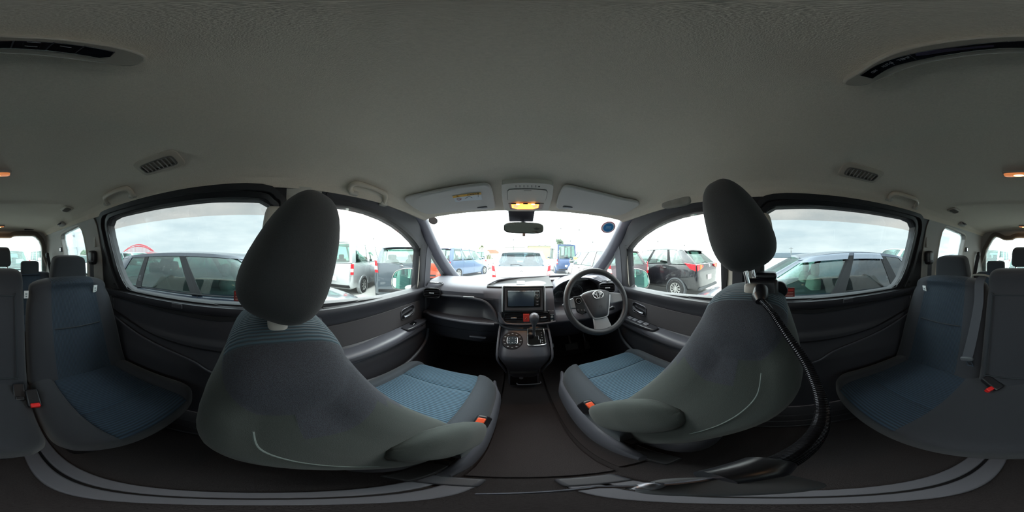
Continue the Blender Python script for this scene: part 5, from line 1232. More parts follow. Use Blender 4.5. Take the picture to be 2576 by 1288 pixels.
# cradle under the camera that the gooseneck carries
ce = gp2[-1]
cr_ = thing('camera_cradle', ce + V((-.04, 0, -.01)), 'dark grey cradle at the end of the gooseneck, right below the camera', 'camera cradle')
q0 = ce; q1 = PD(1740, 1208, .185); q2 = PD(1500, 1225, .18); q3 = PD(1200, 1243, .185)
MB().tube([q0 + V((.006, 0, -.002)), lerp(q0, q1, .35), lerp(q0, q1, .8)], [.011, .012, .009], 16).build('cradle_socket', PLB, parent=cr_)
k1 = PD(1960, 1215, .19); k2 = PD(1720, 1225, .19)
kd = (k2 - k1); MB().sq((k1 + k2) / 2, (.017, .011, .006), .5, .6, rot=(0, 0, math.degrees(atan2(kd.y, kd.x)))).build('cradle_body', mat('cradle_grey', '3a3c40', .7), parent=cr_, ang=60)
MB().tube([lerp(q0, q1, .7), q2, q3], [.0018, .0015, .001], 8).build('cradle_rod', mat('rod_steel', '4a4c55', .3, metal=.6), parent=cr_)
MB().box(lerp(k1, q1, .5) + V((-.012, .012, .004)), (.010, .006, .006), (0, 0, 20)).build('cradle_lug', mat('lug_metal', '6a6a70', .3, metal=.8), parent=cr_, bevel=.003)
# ================================================================ OUTSIDE: ground, parked cars, far things
ASPH = mat('asphalt', 'a8a8a4', .9, noise=(30, .12), bump=(150, .5, .004))
m = MB(); m.box((0, 10, GZ - .05), (400, 400, .1)); struct(m.build('ground', ASPH))
TYRE = mat('tyre_rubber', '2a2a2b', .8); RIMM = mat('alloy_rim', 'c4c4c2', .3, metal=.7)
TAILR = mat('tail_lamp_red', 'c8232e', .2, coat=.5); TAILC = mat('tail_lamp_clear', 'e8ddd8', .2, coat=.5); AMB = mat('tail_lamp_amber', 'e0762a', .2, coat=.5)
PLATE = mat('number_plate', 'e9ebe6', .5); CARIN = mat('car_cabin_dark', '2c2f33', .8); UNDER = mat('underbody_black', '141416', .8)
CGL = glass('car_glass_green', (.60, .74, .70), .10); CGD = glass('car_glass_dark', (.34, .40, .44), .14); SEATC = mat('car_seat_grey', '4a4d50', .85); SEATB = mat('car_seat_beige', '9b9a8e', .85)
def carpaint(n, c, metal=.0): return mat('paint_' + n, c, .28, metal=metal, coat=1)
class Car:
    """right-hand lane parked car; local frame: x across, y forward from the rear bumper, z up from the asphalt"""
    def __init__(s, name, label, cat, loc, heading, L=4.2, W=1.7, H=1.5, paint=None, belt=.95, hood=.95, yw0=1.05, yr0=2.0, yr1=3.9, yt=4.15, wr=.56, wins=None, glassf=None, glassr=None, arch=.03,
                 seats=SEATC, tail='tall', rimc=None, group=None, detail=2, lift=.17, roofrail=False, rearwin=(.5, .62), tailz=(.62, .95), hoodz=None, wt=None, nose=.62, door=None, visor=False, emblem=None, wiper=True, spoiler=True, bumper=None, spare=False):
        # lengths are measured from the NOSE: yw0 windscreen base, yr0 roof front, yr1 roof rear, yt tail glass base
        s.L, s.W, s.H = L, W, H; h = W / 2; P = paint; s.belt = belt
        rt = thing(name, (loc[0], loc[1], GZ), label, cat, group); s.rt = rt
        base = V(rt.location); F = lambda x, y, z: base + V((x, L / 2 - y, z))      # y from the nose
        hoodz = hoodz or belt * .93
        # lower body
        st = [(0, .55, .42, lift + .12), (.03, .80, nose, lift + .03), (.14, .90, nose + .08, lift), (yw0 * .55, .965, lerp(nose + .08, hoodz, .75), lift), (yw0, .99, hoodz + .01, lift), (yw0 + .3, 1, belt - .01, lift), (lerp(yw0, yt, .5), 1, belt, lift),
              (yt - .35, .995, belt + .01, lift), (min(yt, L - .12), .97, belt, lift), (L - .07, .93, tailz[1] if tail != 'van' else belt, lift + .04), (L - .02, .88, tailz[0] + .05 if tail != 'van' else belt - .05, lift + .08), (L, .80, .52, lift + .14)]
        loops = []
        for y, wk, zt, zb in st:
            w_ = h * wk; lp = []
            zm = lerp(zb, zt, .55)
            for x, z in ((-.80, zb), (-.95, zb + .06), (-1, zm * .8 + zb * .2), (-1.0, zm), (-.985, lerp(zm, zt, .6)), (-.955, zt - .02), (-.90, zt), (-.5, zt + .025 * (1 if y < yw0 else 0)), (0, zt + .035 * (1 if y < yw0 else 0)),
                         (.5, zt + .025 * (1 if y < yw0 else 0)), (.90, zt), (.955, zt - .02), (.985, lerp(zm, zt, .6)), (1.0, zm), (1, zm * .8 + zb * .2), (.95, zb + .06), (.80, zb), (0, zb)): lp.append(F(w_ * x, y, z))
            loops.append(lp)
        MB().loft(loops, mi=lambda i, j: 1 if (j in (7, 8) or j in (6, 9)) and 4 <= i <= 7 else 0).build('body', [P, CARIN], parent=rt, sub=1 if detail > 1 else 0, ang=50)
        wt = wt or h * .98 * .80
        hb = h * .955
        def side(sg, u, v):        # greenhouse side surface: u 0 front .. 1 rear, v 0 belt .. 1 roof
            yb = lerp(yw0, yt, u); yr = lerp(yr0, yr1, u)
            zr = H - arch * (2 * (yr - yr0) / max(.01, yr1 - yr0) - 1) ** 2 * 1.0 - .02
            y = lerp(yb, yr, v); z = lerp(belt - .01, zr - .03, v); xw = lerp(hb, wt, v ** 1.25)
            xw *= 1 - .06 * sstep(.9, 1.0, u) * 1 - .10 * sstep(.12, 0, u)
            return F(sg * xw, y, z)
        # roof
        def roof(a, u, dz=0):
            yr = lerp(yr0, yr1, u); zr = H - arch * (2 * u - 1) ** 2 - .02; k = abs(a)
            e = 1 - .10 * sstep(.12, 0, u) - .06 * sstep(.9, 1, u)
            return F(a * wt * e * 1.005, yr + .06 * (1 - k * k) * (-1 if u < .5 else 1) * (abs(2 * u - 1) ** 6), zr - .045 * k ** 4 + dz + .01 * (1 - k * k))
        MB().slab(lambda a, u: roof(a * 2 - 1, u), lambda a, u: roof(a * 2 - 1, u, -.03), 12, 12).build('roof', P, parent=rt, ang=60)
        wins = wins or [(.05, .33), (.365, .66), (.70, .93)]
        gf = glassf or CGL; gr = glassr or CGL
        for sg in (-1, 1):
            edges = [0] + [e for w_ in wins for e in w_] + [1]
            for k in range(0, len(edges), 2):       # pillars
                a, b = edges[k], edges[k + 1]
                black = 0 < k < len(edges) - 2 and detail > 1
                MB().slab(lambda u, v: side(sg, lerp(a, b, u), v), lambda u, v: side(sg, lerp(a, b, u), v) - V((sg * .03, 0, 0)), 3, 8).build('pillar', P if not black else UNDER, parent=rt, ang=60)
            MB().slab(lambda u, v: side(sg, u, lerp(.93, 1.02, v)) + V((sg * .002, 0, 0)), lambda u, v: side(sg, u, lerp(.93, 1.02, v)) - V((sg * .03, 0, 0)), 14, 2).build('roof_edge', P, parent=rt, ang=60)
            for k, (a, b) in enumerate(wins):
                MB().slab(lambda u, v: side(sg, lerp(a, b, u), lerp(.03, .94, v)) - V((sg * .008, 0, 0)), lambda u, v: side(sg, lerp(a, b, u), lerp(.03, .94, v)) - V((sg * .012, 0, 0)), 8, 8).build('side_window', gf if k == 0 else gr, parent=rt, ang=60)
                if visor and k < 2:
                    MB().slab(lambda u, v: side(sg, lerp(a - .01, b + .005, u), lerp(.84, 1.0, v)) + V((sg * (.012 + .02 * (1 - v)), 0, 0)), lambda u, v: side(sg, lerp(a - .01, b + .005, u), lerp(.84, 1.0, v)) + V((sg * (.008 + .02 * (1 - v)), 0, 0)), 10, 3).build('wind_deflector', mat('deflector_smoke', '5f6672', .2, coat=.5), parent=rt, ang=60)
            MB().tube([side(sg, u, .0) + V((sg * .008, 0, .004)) for u in [k / 10 * .9 + .05 for k in range(11)]], .008, 6).build('belt_moulding', UNDER, parent=rt)
        # windscreen and tailgate glass
        def cross(u0):
            def g(a, v, o=0):
                p = side(-1, u0, v); q = side(1, u0, v); r = lerp(p, q, a); k = 2 * a - 1
                return r + V((0, (1 if u0 == 0 else -1) * ((.10 if u0 == 0 else .04) * (1 - k * k) + o), 0))
            return g
        g0, g1 = cross(0), cross(1)
        MB().slab(lambda a, v: g0(lerp(.03, .97, a), lerp(.0, .98, v)), lambda a, v: g0(lerp(.03, .97, a), lerp(.0, .98, v), -.005), 10, 6).build('windscreen', CGL, parent=rt, ang=60)
        ra, rb = rearwin if rearwin[0] < .5 else (.08, .92)
        MB().ring([g1(a, v, .004) for a, v in ((0, 0), (1, 0), (1, 1), (0, 1))], [g1(a, v, .006) for a, v in ((.06, .06), (.94, .06), (.92, .90), (.08, .90))], (0, .03, 0)).build('tailgate_frame', P, parent=rt, bevel=.006)
        MB().slab(lambda a, v: g1(lerp(.05, .95, a), lerp(.04, .92, v), .002), lambda a, v: g1(lerp(.05, .95, a), lerp(.04, .92, v), -.003), 10, 6).build('rear_window', gr, parent=rt, ang=60)
        s.g1 = g1; s.side = side; s.F = F
        if spoiler:
            MB().slab(lambda a, v: roof(a * 1.84 - .92, 1, .004) + V((0, -.12 * v, -.03 * v)), lambda a, v: roof(a * 1.84 - .92, 1, -.02) + V((0, -.12 * v, -.03 * v)), 10, 2).build('spoiler', P, parent=rt, ang=60)
            MB().box(roof(0, 1, -.02) + V((0, -.10, -.012)), (.24, .02, .012)).build('brake_light', TAILR, parent=rt, bevel=.003)
        if wiper:
            a, b = g1(.52, .06, .03), g1(.30, .12, .03); MB().tube([a, lerp(a, b, .5) + V((0, -.01, .03)), b], .008, 6).build('rear_wiper', UNDER, parent=rt)
        # lamps, plate, emblem, bumpers
        y = L - .03
        for sg in (-1, 1):
            if tail == 'tall': q = [F(sg * h * .955, L - .12, tailz[1] + .10), F(sg * h * .86, L - .06, tailz[1] + .08), F(sg * h * .80, L - .02, tailz[0]), F(sg * h * .93, L - .07, tailz[0])]
            elif tail == 'wide':
                q = [F(sg * h * .935, L - .055, tailz[1] - .03), F(sg * h * .50, L - .045, tailz[1] - .06), F(sg * h * .52, L - .03, tailz[1] - .13), F(sg * h * .935, L - .045, tailz[0] - .02)]
                MB().prism([F(sg * h * .985, L - .46, tailz[1] + .02), F(sg * h * .95, L - .08, tailz[1] - .03), F(sg * h * .95, L - .07, tailz[0] - .02), F(sg * h * .975, L - .26, tailz[0] + .05)], (sg * .03, 0, 0)).build('side_lamp', TAILR, parent=rt, bevel=.01)
            else: q = [F(sg * h * .985, L - .05, tailz[1]), F(sg * h * .88, L - .0, tailz[1]), F(sg * h * .87, L + .012, tailz[0]), F(sg * h * .98, L - .03, tailz[0])]
            o = MB().prism(q, (0, -.035, 0)).build('tail_lamp', TAILR, parent=rt, bevel=.01)
            if detail > 0:
                mq = [lerp(q[0], q[3], .45), lerp(q[1], q[2], .45), lerp(q[1], q[2], .75), lerp(q[0], q[3], .75)]
                if tail == 'wide': mq = [lerp(q[0], q[1], .40), lerp(q[0], q[1], .75), lerp(q[3], q[2], .70), lerp(q[3], q[2], .35)]
                MB().prism([p + V((sg * .004, -.038, 0)) for p in mq], (0, -.004, 0)).build('lamp_lens', TAILC if tail != 'wide' else AMB, parent=o)
            q = [F(sg * h * .93, .10, nose + .02), F(sg * h * .60, .01, nose - .03), F(sg * h * .62, .00, nose - .13), F(sg * h * .92, .06, nose - .10)]
            MB().prism(q, (0, .02, .01)).build('head_lamp', mat('head_lamp_glass', 'dfe5e8', .1, coat=1), parent=rt, bevel=.01)
            # door mirror
            mp0 = side(sg, .04, .02) + V((sg * .02, -.05, .03)); MB().sq(mp0 + V((sg * .10, 0, .05)), (.10, .06, .07), .6, .6).build('door_mirror', P, parent=rt)
            MB().box(mp0 + V((sg * .10, -.061, .05)), (.14, .004, .09)).build('mirror_glass', mat('mirror_silvering', 'd5dfdd', .02, metal=1), parent=rt, bevel=.01)
            # wheels
            for yy in (.82, L - .80):
                wcn = F(sg * (h - .10), yy, .31); ax = (sg, 0, 0); RR = .31
                if detail > 1 or True:
                    MB().lathe([(RR + .06, -.02), (RR + .06, .012 + .09), (RR + .015, .02 + .09), (RR + .01, -.02)], wcn, ax, 32, cap=False).build('wheel_arch', P if not bumper else bumper, parent=rt)
                    MB().lathe([(RR + .03, .0), (RR + .03, .094), (.001, .095)], wcn, ax, 32).build('arch_liner', UNDER, parent=rt)
                wh = MB().lathe([(RR * .62, .08), (RR * .66, .115), (RR * .9, .125), (RR, .10), (RR, .0)], wcn, ax, 32, cap=False).build('wheel', TYRE, parent=rt)
                rm = MB(); rm.lathe([(RR * .64, .118), (RR * .64, .104), (RR * .56, .097), (RR * .54, .08)], wcn, ax, 32, cap=False)
                rm.lathe([(.001, .118), (RR * .15, .116), (RR * .17, .09)], wcn, ax, 20)
                ns = 10 if detail > 1 else 7
                for k in range(ns):
                    an = 2 * pi * k / ns; dv = V((0, cos(an), sin(an))); tv = V((0, -sin(an), cos(an)))
                    a = wcn + V((sg * .112, 0, 0)) + dv * RR * .13; b = wcn + V((sg * .108, 0, 0)) + dv * RR * .60
                    rm.prism([a + tv * .014, b + tv * .020, b - tv * .020, a - tv * .014], (-sg * .015, 0, 0))
                rm.build('rim', rimc or RIMM, parent=wh)
        MB().box(F(0, L + .008, .66 if tail != 'van' else .60), (.33, .012, .165)).build('number_plate', PLATE, parent=rt, bevel=.004)
        MB().box(F(0, -.005, .38), (.33, .012, .165)).build('front_plate', PLATE, parent=rt, bevel=.004)
        MB().box(F(0, .015, .50), (W * .42, .03, .10)).build('grille', UNDER, parent=rt, bevel=.01)
        MB().box(F(0, L - .03, .33), (W * .80, .10, .10)).build('bumper_strip', bumper or UNDER, parent=rt, bevel=.02)
        if emblem: s.emblem(emblem)
        # seams and handles
        if detail > 0:
            for sg in (-1, 1):
                yf = [lerp(yw0 + .15, yt, w_[1] + .015) for w_ in wins[:2]]
                for yy in [yw0 + .18] + [lerp(yw0, yt, w_[1] + .018) for w_ in wins[:2]]:
                    if yy > L - 1.0 and detail < 2: continue
                    MB().tube([F(sg * (h * .958), yy, belt - .02), F(sg * (h * 1.002), yy, belt * .68), F(sg * h * .975, yy, lift + .10)], .0035, 4).build('door_seam', UNDER, parent=rt)
                for w_ in wins[:2]:
                    c = F(sg * (h + .008), lerp(yw0, yt, w_[1] - .03), belt - .13); MB().sq(c, (.018, .075, .016), .7, .6).build('door_handle', P, parent=rt)
            for sg, u in ((-1, .18), (1, .18), (-1, .48), (1, .48)):
                yy = lerp(yw0, yt, u) + .45 if u < .3 else lerp(yw0, yt, u) + .75
                if yy > yt - .35: yy = yt - .45
                c = F(sg * W * .20, yy, belt * .82); 
                MB().sq(c + V((0, 0, .10)), (.22, .08, .24), .5, .5, rot=(10, 0, 0)).build('seat_back', seats, parent=rt)
                MB().sq(c + V((0, -.05, .42)), (.12, .045, .09), .5, .5).build('seat_headrest', seats, parent=rt)
            q = F(W * .20, yw0 + .40, belt + .02); MB().tube([q + V((.17 * cos(a), .06 * sin(a), .16 * sin(a))) for a in [2 * pi * k / 24 for k in range(24)]], .012, 6, closed=True).build('steering_wheel', UNDER, parent=rt)
        rt.rotation_euler = (0, 0, R(heading))
    def emblem(s, kind):
        c = s.g1(.5, 0, .05) + V((0, -.06, -.09)); c = s.F(0, s.L + .012, s.belt - .06) if True else c
        c.y = min(c.y, s.F(0, s.L - .02, 0).y)
        if kind == 'ovals':
            c.z -= .10; E = lambda rx, rz, dz=0, r=.004: MB().tube([c + V((rx * cos(a), 0, dz + rz * sin(a))) for a in [2 * pi * k / 28 for k in range(28)]], r, 6, closed=True)
            o = E(.062, .042).build('emblem', CHROME, parent=s.rt); E(.018, .038).build('emblem_loop', CHROME, parent=o); E(.040, .020, .015).build('emblem_loop', CHROME, parent=o)
        elif kind == 'ringbar':
            o = MB().tube([c + V((.045 * cos(a), 0, .045 * sin(a))) for a in [2 * pi * k / 28 for k in range(28)]], .006, 6, closed=True).build('emblem', CHROME, parent=s.rt)
            MB().box(c, (.13, .008, .022)).build('emblem_bar', CHROME, parent=o)
        elif kind == 'wing':
            o = MB().tube([c + V((.055 * cos(a), 0, .043 * sin(a))) for a in [2 * pi * k / 28 for k in range(28)]], .005, 6, closed=True).build('emblem', CHROME, parent=s.rt)
            MB().tube([c + V((-.04, 0, .018)), c + V((-.012, 0, .004)), c + V((0, 0, -.016)), c + V((.012, 0, .004)), c + V((.04, 0, .018))], .004, 6).build('emblem_wing', CHROME, parent=o)
def place(az, dist): a = R(az); return (sin(a) * dist, cos(a) * dist)
def carloc(rx, ry, L, head=0):    # position of the car's centre from the middle of its rear bumper
    a = R(head); return (rx - sin(a) * L / 2, ry + cos(a) * L / 2)
NAVY = carpaint('navy', '1d2532'); SLATE = carpaint('slate_blue', '2c3646'); WHITEC = carpaint('white', 'e9ebeb'); SILV = carpaint('silver', 'b4b8ba', .5); BLK = carpaint('black', '15171c')
CREAMC = carpaint('cream', 'e7e3d2'); ORG = carpaint('orange', 'd8502a'); BLUEC = carpaint('blue', '5f7390', .3); MAROON = carpaint('maroon', '5d4a50', .4); DKB = carpaint('deep_blue', '33517f', .3); GREYC = carpaint('grey', '8c9aa6', .4)
van = dict(W=1.68, H=1.92, belt=1.15, hood=.6, yw0=.55, yr0=1.15, tail='van', tailz=(.75, 1.12), arch=.015, nose=.85, hoodz=1.1, wt=.76, spoiler=False, lift=.22, detail=1)
# the two neighbours
Car('parked_wagon', 'dark navy compact wagon parked right beside the passenger side, roof at eye height', 'car', (-2.57, -.525), 0, L=4.25, W=1.70, H=1.465, paint=NAVY, belt=.93, yw0=1.05, yr0=1.80, yr1=3.75, yt=4.12, arch=.05, wins=[(.07, .40), (.445, .705), (.74, .88)], detail=2)
Car('parked_hatchback', 'dark slate blue hatchback parked right beside the driver side, smoked deflectors over its windows', 'car', (2.62, -.65), 0, L=4.1, W=1.72, H=1.475, paint=SLATE, belt=.93, yw0=.95, yr0=1.75, yr1=3.40, yt=3.95, arch=.07, wins=[(.05, .37), (.43, .68), (.74, .90)], seats=SEATB, visor=True, glassr=CGD, detail=2)
# the row ahead, left to right
Car('silver_van', 'silver delivery van with tall red and white tail lamps, ahead on the passenger side', 'van', carloc(-5.25, 2.45, 4.2, 30), 30, L=4.2, paint=SILV, yr1=4.08, yt=4.16, wins=[(.06, .25), (.29, .60), (.66, .94)], **dict(van, H=1.93))
Car('grey_suv', 'dark grey tall hatchback with a pale tailgate and round emblem, next to the silver van', 'car', carloc(-3.15, 3.65, 3.7, 40), 40, L=3.7, W=1.74, H=1.74, paint=carpaint('gunmetal', '545e66', .4), belt=1.12, yw0=1.0, yr0=1.7, yr1=3.25, yt=3.62, tailz=(.88, 1.16), emblem='ringbar', detail=1)
Car('orange_car', 'bright orange car seen in the small quarter light by the passenger door mirror', 'car', carloc(-4.75, 7.45, 3.3, 12), 12, L=3.3, W=1.5, H=1.5, paint=ORG, yw0=.8, yr0=1.4, yr1=2.9, yt=3.2, tailz=(.7, .98), detail=1)
Car('blue_people_carrier', 'pale blue tall people carrier with smoked window deflectors, ahead beyond the passenger side pillar', 'car', carloc(-4.6, 8.89, 4.6, -20), -20, L=4.6, W=1.70, H=1.93, paint=BLUEC, belt=1.12, hoodz=1.05, yw0=.9, yr0=1.75, yr1=4.2, yt=4.5, visor=True, detail=1)
Car('cream_wagon', 'white wagon with slim red tail lamps, behind the pale blue people carrier', 'car', carloc(-3.75, 15.0, 4.4, -1), -1, L=4.4, W=1.72, H=1.92, paint=CREAMC, belt=1.05, yr1=4.1, yt=4.32, tailz=(.55, .95), spoiler=False, detail=1)
Car('white_car', 'white estate car straight ahead showing its tailgate glass, wiper and oval emblem', 'car', carloc(.10, 4.35, 4.6, 0), 0, L=4.6, W=1.70, H=1.58, paint=WHITEC, belt=1.10, yw0=1.0, yr0=1.75, yr1=4.15, yt=4.50, tailz=(.78, 1.03), emblem='ovals', glassr=glass('rear_tint_blue', (.45, .55, .62), .12), detail=1)
Car('blue_van', 'tall blue box-shaped van with a ladder, behind the white estate car', 'van', carloc(3.75, 12.0, 4.6, -2), -2, L=4.6, paint=DKB, yr1=4.45, yt=4.56, wins=[(.06, .25), (.29, .60), (.66, .94)], **dict(van, H=2.32))
Car('deep_blue_car', 'blue compact car with a bordered notice in its side window, ahead of the steering wheel', 'car', carloc(4.75, 8.3, 3.4, 9), 9, L=3.4, W=1.50, H=1.70, paint=DKB, belt=1.05, yw0=.75, yr0=1.4, yr1=3.0, yt=3.3, detail=1)
Car('maroon_suv', 'maroon brown car behind the driver side door mirror', 'car', carloc(3.22, 3.85, 4.2, 0), 0, L=4.2, W=1.74, H=1.62, paint=MAROON, belt=1.05, yr1=3.8, yt=4.12, tailz=(.80, 1.10), detail=1)
CX5 = Car('black_suv', 'black SUV with wide orange and red tail lamps and ten-spoke wheels', 'car', carloc(5.27, 2.2, 4.5, 0), 0, L=4.5, W=1.84, H=1.70, paint=BLK, belt=1.12, yw0=1.15, yr0=1.9, yr1=3.85, yt=4.38, tail='wide', tailz=(.93, 1.15), arch=.07, bumper=mat('cladding_grey', '4a4d50', .6), emblem='wing', lift=.24, wins=[(.06, .36), (.40, .68), (.72, .88)], detail=2)
# cars behind the neighbours and behind the tailgate
Car('white_minivan', 'white minivan beyond the slate hatchback, seen through the driver side sliding window', 'van', (5.75, -5.9), 0, L=4.7, W=1.72, H=1.76, paint=WHITEC, belt=1.02, yw0=.8, yr0=1.6, yr1=4.4, yt=4.6, detail=1)
Car('pale_sedan', 'pale car beyond the navy wagon, seen through the passenger side sliding window', 'car', (-6.4, -6.2), 0, L=4.5, W=1.74, H=1.62, paint=SILV, detail=1)
Car('dark_car', 'dark low car beyond the navy wagon with a roof rail', 'car', (-6.2, -.9), 0, L=4.4, W=1.72, H=1.47, paint=NAVY, detail=1)
Car('white_front_facing_car', 'white car facing the tailgate with a paper sheet behind its windscreen', 'car', (-.04, -6.6), 0, L=4.4, W=1.74, H=1.64, paint=WHITEC, belt=.98, yw0=.75, yr0=1.45, yr1=3.9, yt=4.25, spoiler=False, nose=.75, detail=1)
Car('parked_white_van', 'white van parked further behind the car, toward the driver side', 'van', (2.3, -9.6), 0, L=4.6, paint=WHITEC, yr1=4.45, yt=4.56, **dict(van, H=1.75))
Car('distant_white_van', 'white van further behind the car, toward the passenger side', 'van', (-2.5, -9.2), 0, L=4.6, paint=WHITEC, yr1=4.45, yt=4.56, **dict(van, H=1.75))
Car('pale_blue_car', 'blue grey car beside the third row window, driver side', 'car', (6.0, -12.2), 0, L=4.0, W=1.68, H=1.55, paint=BLUEC, detail=1)
Car('small_white_car', 'white car beside the third row window, passenger side', 'car', (-6.0, -11.6), 0, L=4.2, W=1.7, H=1.5, paint=WHITEC, detail=1)
p = bpy.data.objects['white_front_facing_car']
MB().box(V(p.location) + V((-.45, .98, 1.20)), (.26, .004, .17), (35, 0, 0)).build('paper_sheet', mat('paper_white', 'e8efee', .7), parent=p)
p = bpy.data.objects['deep_blue_car']
MB().box(V(p.location) + V((-.72, .25, 1.22)), (.012, .55, .24)).build('window_notice', mat('notice_tan', 'd9b78c', .7), parent=p)
MB().box(V(p.location) + V((-.728, .25, 1.22)), (.006, .42, .13)).build('notice_panel', mat('notice_brown', 'b98a55', .7), parent=p)
p = bpy.data.objects['white_car']
for dx in (-.66, .66):
    MB().lathe([(.07, 0), (.07, .004), (.001, .004)], V(p.location) + V((dx, -2.22, 1.17)), (0, -1, .4), 20).build('window_sticker', mat('sticker_pale_blue', 'a9c4dc', .6), parent=p)
p = bpy.data.objects['blue_van']
for k in range(6): MB().box(V(p.location) + V((-.72, -2.34, 1.0 + k * .15)), (.20, .02, .02)).build('ladder_rung', CHROME, parent=p)
for k in (-1, 1): MB().tube([V(p.location) + V((-.72 + k * .10, -2.34, .95)), V(p.location) + V((-.72 + k * .10, -2.34, 1.85))], .012, 6).build('ladder_rail', CHROME, parent=p)
# our own car from outside: door mirrors
for s in (-1, 1):
    c = PX(1019, 702, -.93) if s < 0 else PX(1601, 701, 1.02)
    t = thing('door_mirror', c, 'pearl white door mirror with teal tinted glass outside the %s window' % ('front passenger' if s < 0 else 'driver'), 'door mirror', 'door mirrors')
    nn = (V((0, 0, 0)) - c); nn = V((nn.x * .55, nn.y, .06)).normalized(); ux_ = V((0, 0, 1)).cross(nn).normalized() * -1; uz = nn.cross(ux_) * -1
    if uz.z < 0: uz = -uz
    op = [(-1, -.25), (-.93, -.72), (-.70, -.95), (.2, -1.0), (.72, -.93), (.95, -.6), (1.0, .2), (.93, .70), (.72, .93), (.2, .98), (-.35, .88), (-.8, .55)]
    if s < 0: op = [(a, b) for a, b in op]
    k_ = 1 if (ux_.x * s) < 0 else -1
    pl = [(p.x * .125 * k_, p.y * .096) for p in smooth_path([(a, b, 0) for a, b in op], 4, True)]
    Q = lambda sc_, z: [c + ux_ * (a * sc_) + uz * (b * sc_) + nn * z for a, b in pl]
    MB().loft([Q(1, 0), Q(1.04, .0), Q(1.06, -.03), Q(1.0, -.08), Q(.7, -.115), Q(.2, -.125)]).build('mirror_housing', CREAM, parent=t, ang=70)
    MB().loft([Q(1.005, .002), Q(.96, .004), Q(.95, -.006)], cap=False).build('mirror_rim', BLACKP, parent=t)
    MB().prism(Q(.965, .000), nn * .002).build('mirror_glass', mat('teal_mirror', '8fd0c4', .02, metal=1), parent=t, flat=True)
    MB().tube([c - uz * .08 - nn * .03, V((CX + s * .80, c.y + .02, c.z - .07)), V((CX + s * .73, c.y + .05, c.z - .06))], [.03, .028, .035], 12).build('mirror_stalk', CREAM, parent=t)
# ---- far background
YB = mat('yellow_wall', 'd8d09a', .8); 
t = thing('yellow_building', (6.3, 66, GZ), 'pale yellow flat-roofed building far ahead with small windows', 'building')
a = PY(1330, 640, 66).x; b = PY(1411, 640, 66).x
MB().box(((a + b) / 2, 70, GZ + 2.6), (b - a, 8, 5.4)).build('walls', YB, parent=t)
MB().box(((a + b) / 2, 70, GZ + 5.4), (b - a + .6, 8.6, .3)).build('roof', mat('roof_grey', '8f8f8a', .7), parent=t)
for px in (1357, 1372): q = PY(px, 618, 65.9); MB().box((q.x, 65.95, q.z), (1.0, .15, .5)).build('window', mat('far_window', '8a8f86', .4), parent=t)
t = thing('white_warehouse', (-3, 66, GZ), 'white warehouse with a dark roof edge far ahead, left of the yellow building', 'building')
a = PY(1272, 640, 66).x; b = PY(1328, 640, 66).x
b -= 1.5
MB().box(((a + b) / 2, 70, GZ + 2.5), (b - a, 8, 5.0)).build('walls', mat('warehouse_white', 'd9dcdc', .8), parent=t)
MB().box(((a + b) / 2, 70, GZ + 5.1), (b - a + .6, 8.6, .3)).build('roof', mat('roof_grey', '8f8f8a', .7), parent=t)
def pole(px, ytop, dist, lb, arms=1, lamp=False):
    d = D(px, 640); p = V((d.x, d.y, 0)).normalized() * dist; zt = tan(R((644 - ytop) / 1288 * 180)) * dist
    t = thing('utility_pole', (p.x, p.y, GZ), lb, 'pole', 'far utility poles')
    MB().tube([(p.x, p.y, GZ), (p.x, p.y, zt)], [.16, .10], 8).build('pole', mat('pole_concrete', '7d7d7a', .8), parent=t)
    sd = V((p.y, -p.x, 0)).normalized()
    for k in range(arms):
        q = V((p.x, p.y, zt - .5 - k * 1.0)); MB().tube([q - sd * .9, q + sd * .9], .06, 6).build('cross_arm', mat('pole_steel', '6a6a6a', .7), parent=t)
    MB().lathe([(.001, 0), (.2, 0), (.2, .5), (.001, .5)], (p.x, p.y, zt - 2.2), (0, 0, 1), 10).build('transformer', mat('pole_steel', '6a6a6a', .7), parent=t)
for px, yt_, ds, lb, ar in ((1292, 590, 60, 'utility pole in front of the white warehouse', 2), (1411, 562, 60, 'tallest thin pole beside the yellow building', 1), (1401, 590, 62, 'short pole with a cross arm at the corner of the yellow building', 1), (1435, 594, 64, 'pole with a cross arm right of the yellow building', 1),
                            (1457, 566, 62, 'tall plain thin pole over the blue box-shaped van', 1), (1491, 596, 60, 'pole with a transformer near the driver side pillar', 2), (1655, 594, 58, 'lamp-like pole above the black SUV roof, nearer its front', 1), (1722, 604, 60, 'short pole above the rear of the black SUV', 1), (940, 588, 62, 'pole above the silver van roof', 1), (1990, 622, 70, 'small far pole above the slate hatchback roof', 1)):
    pole(px, yt_, ds, lb, ar)
# overhead wires between two of the poles
# palm tree and low roof on the left ahead
random.seed(3)
q = PY(1211, 620, 60); t = thing('palm_tree', (q.x, q.y, GZ), 'small palm tree far ahead above the white wagon', 'tree')
MB().tube([(q.x, q.y, GZ), (q.x + .2, q.y, q.z - .2)], [.22, .16], 8).build('trunk', mat('palm_trunk', '8a7f66', .9), parent=t)
m = MB()
for k in range(22):
    an = 2 * pi * k / 22 + random.random() * .3; up = random.uniform(.1, 1.3); ln = random.uniform(1.4, 2.2); d = V((cos(an), sin(an), 0)); o0 = V((q.x + .2, q.y, q.z - .2)); sd = V((-d.y, d.x, 0))
    pts = [o0 + d * ln * t_ + V((0, 0, up * t_ * 1.6 - 1.5 * t_ * t_)) for t_ in (0, .3, .6, .85, 1)]
    wds = (.04, .22, .26, .16, .02)
    for a, b, w1, w2 in zip(pts, pts[1:], wds, wds[1:]):
        m.add([a - sd * w1, a + sd * w1, b + sd * w2, b - sd * w2, a + V((0, 0, .03)), b + V((0, 0, .03))], [(0, 1, 2, 3), (0, 4, 5, 3), (1, 4, 5, 2)])
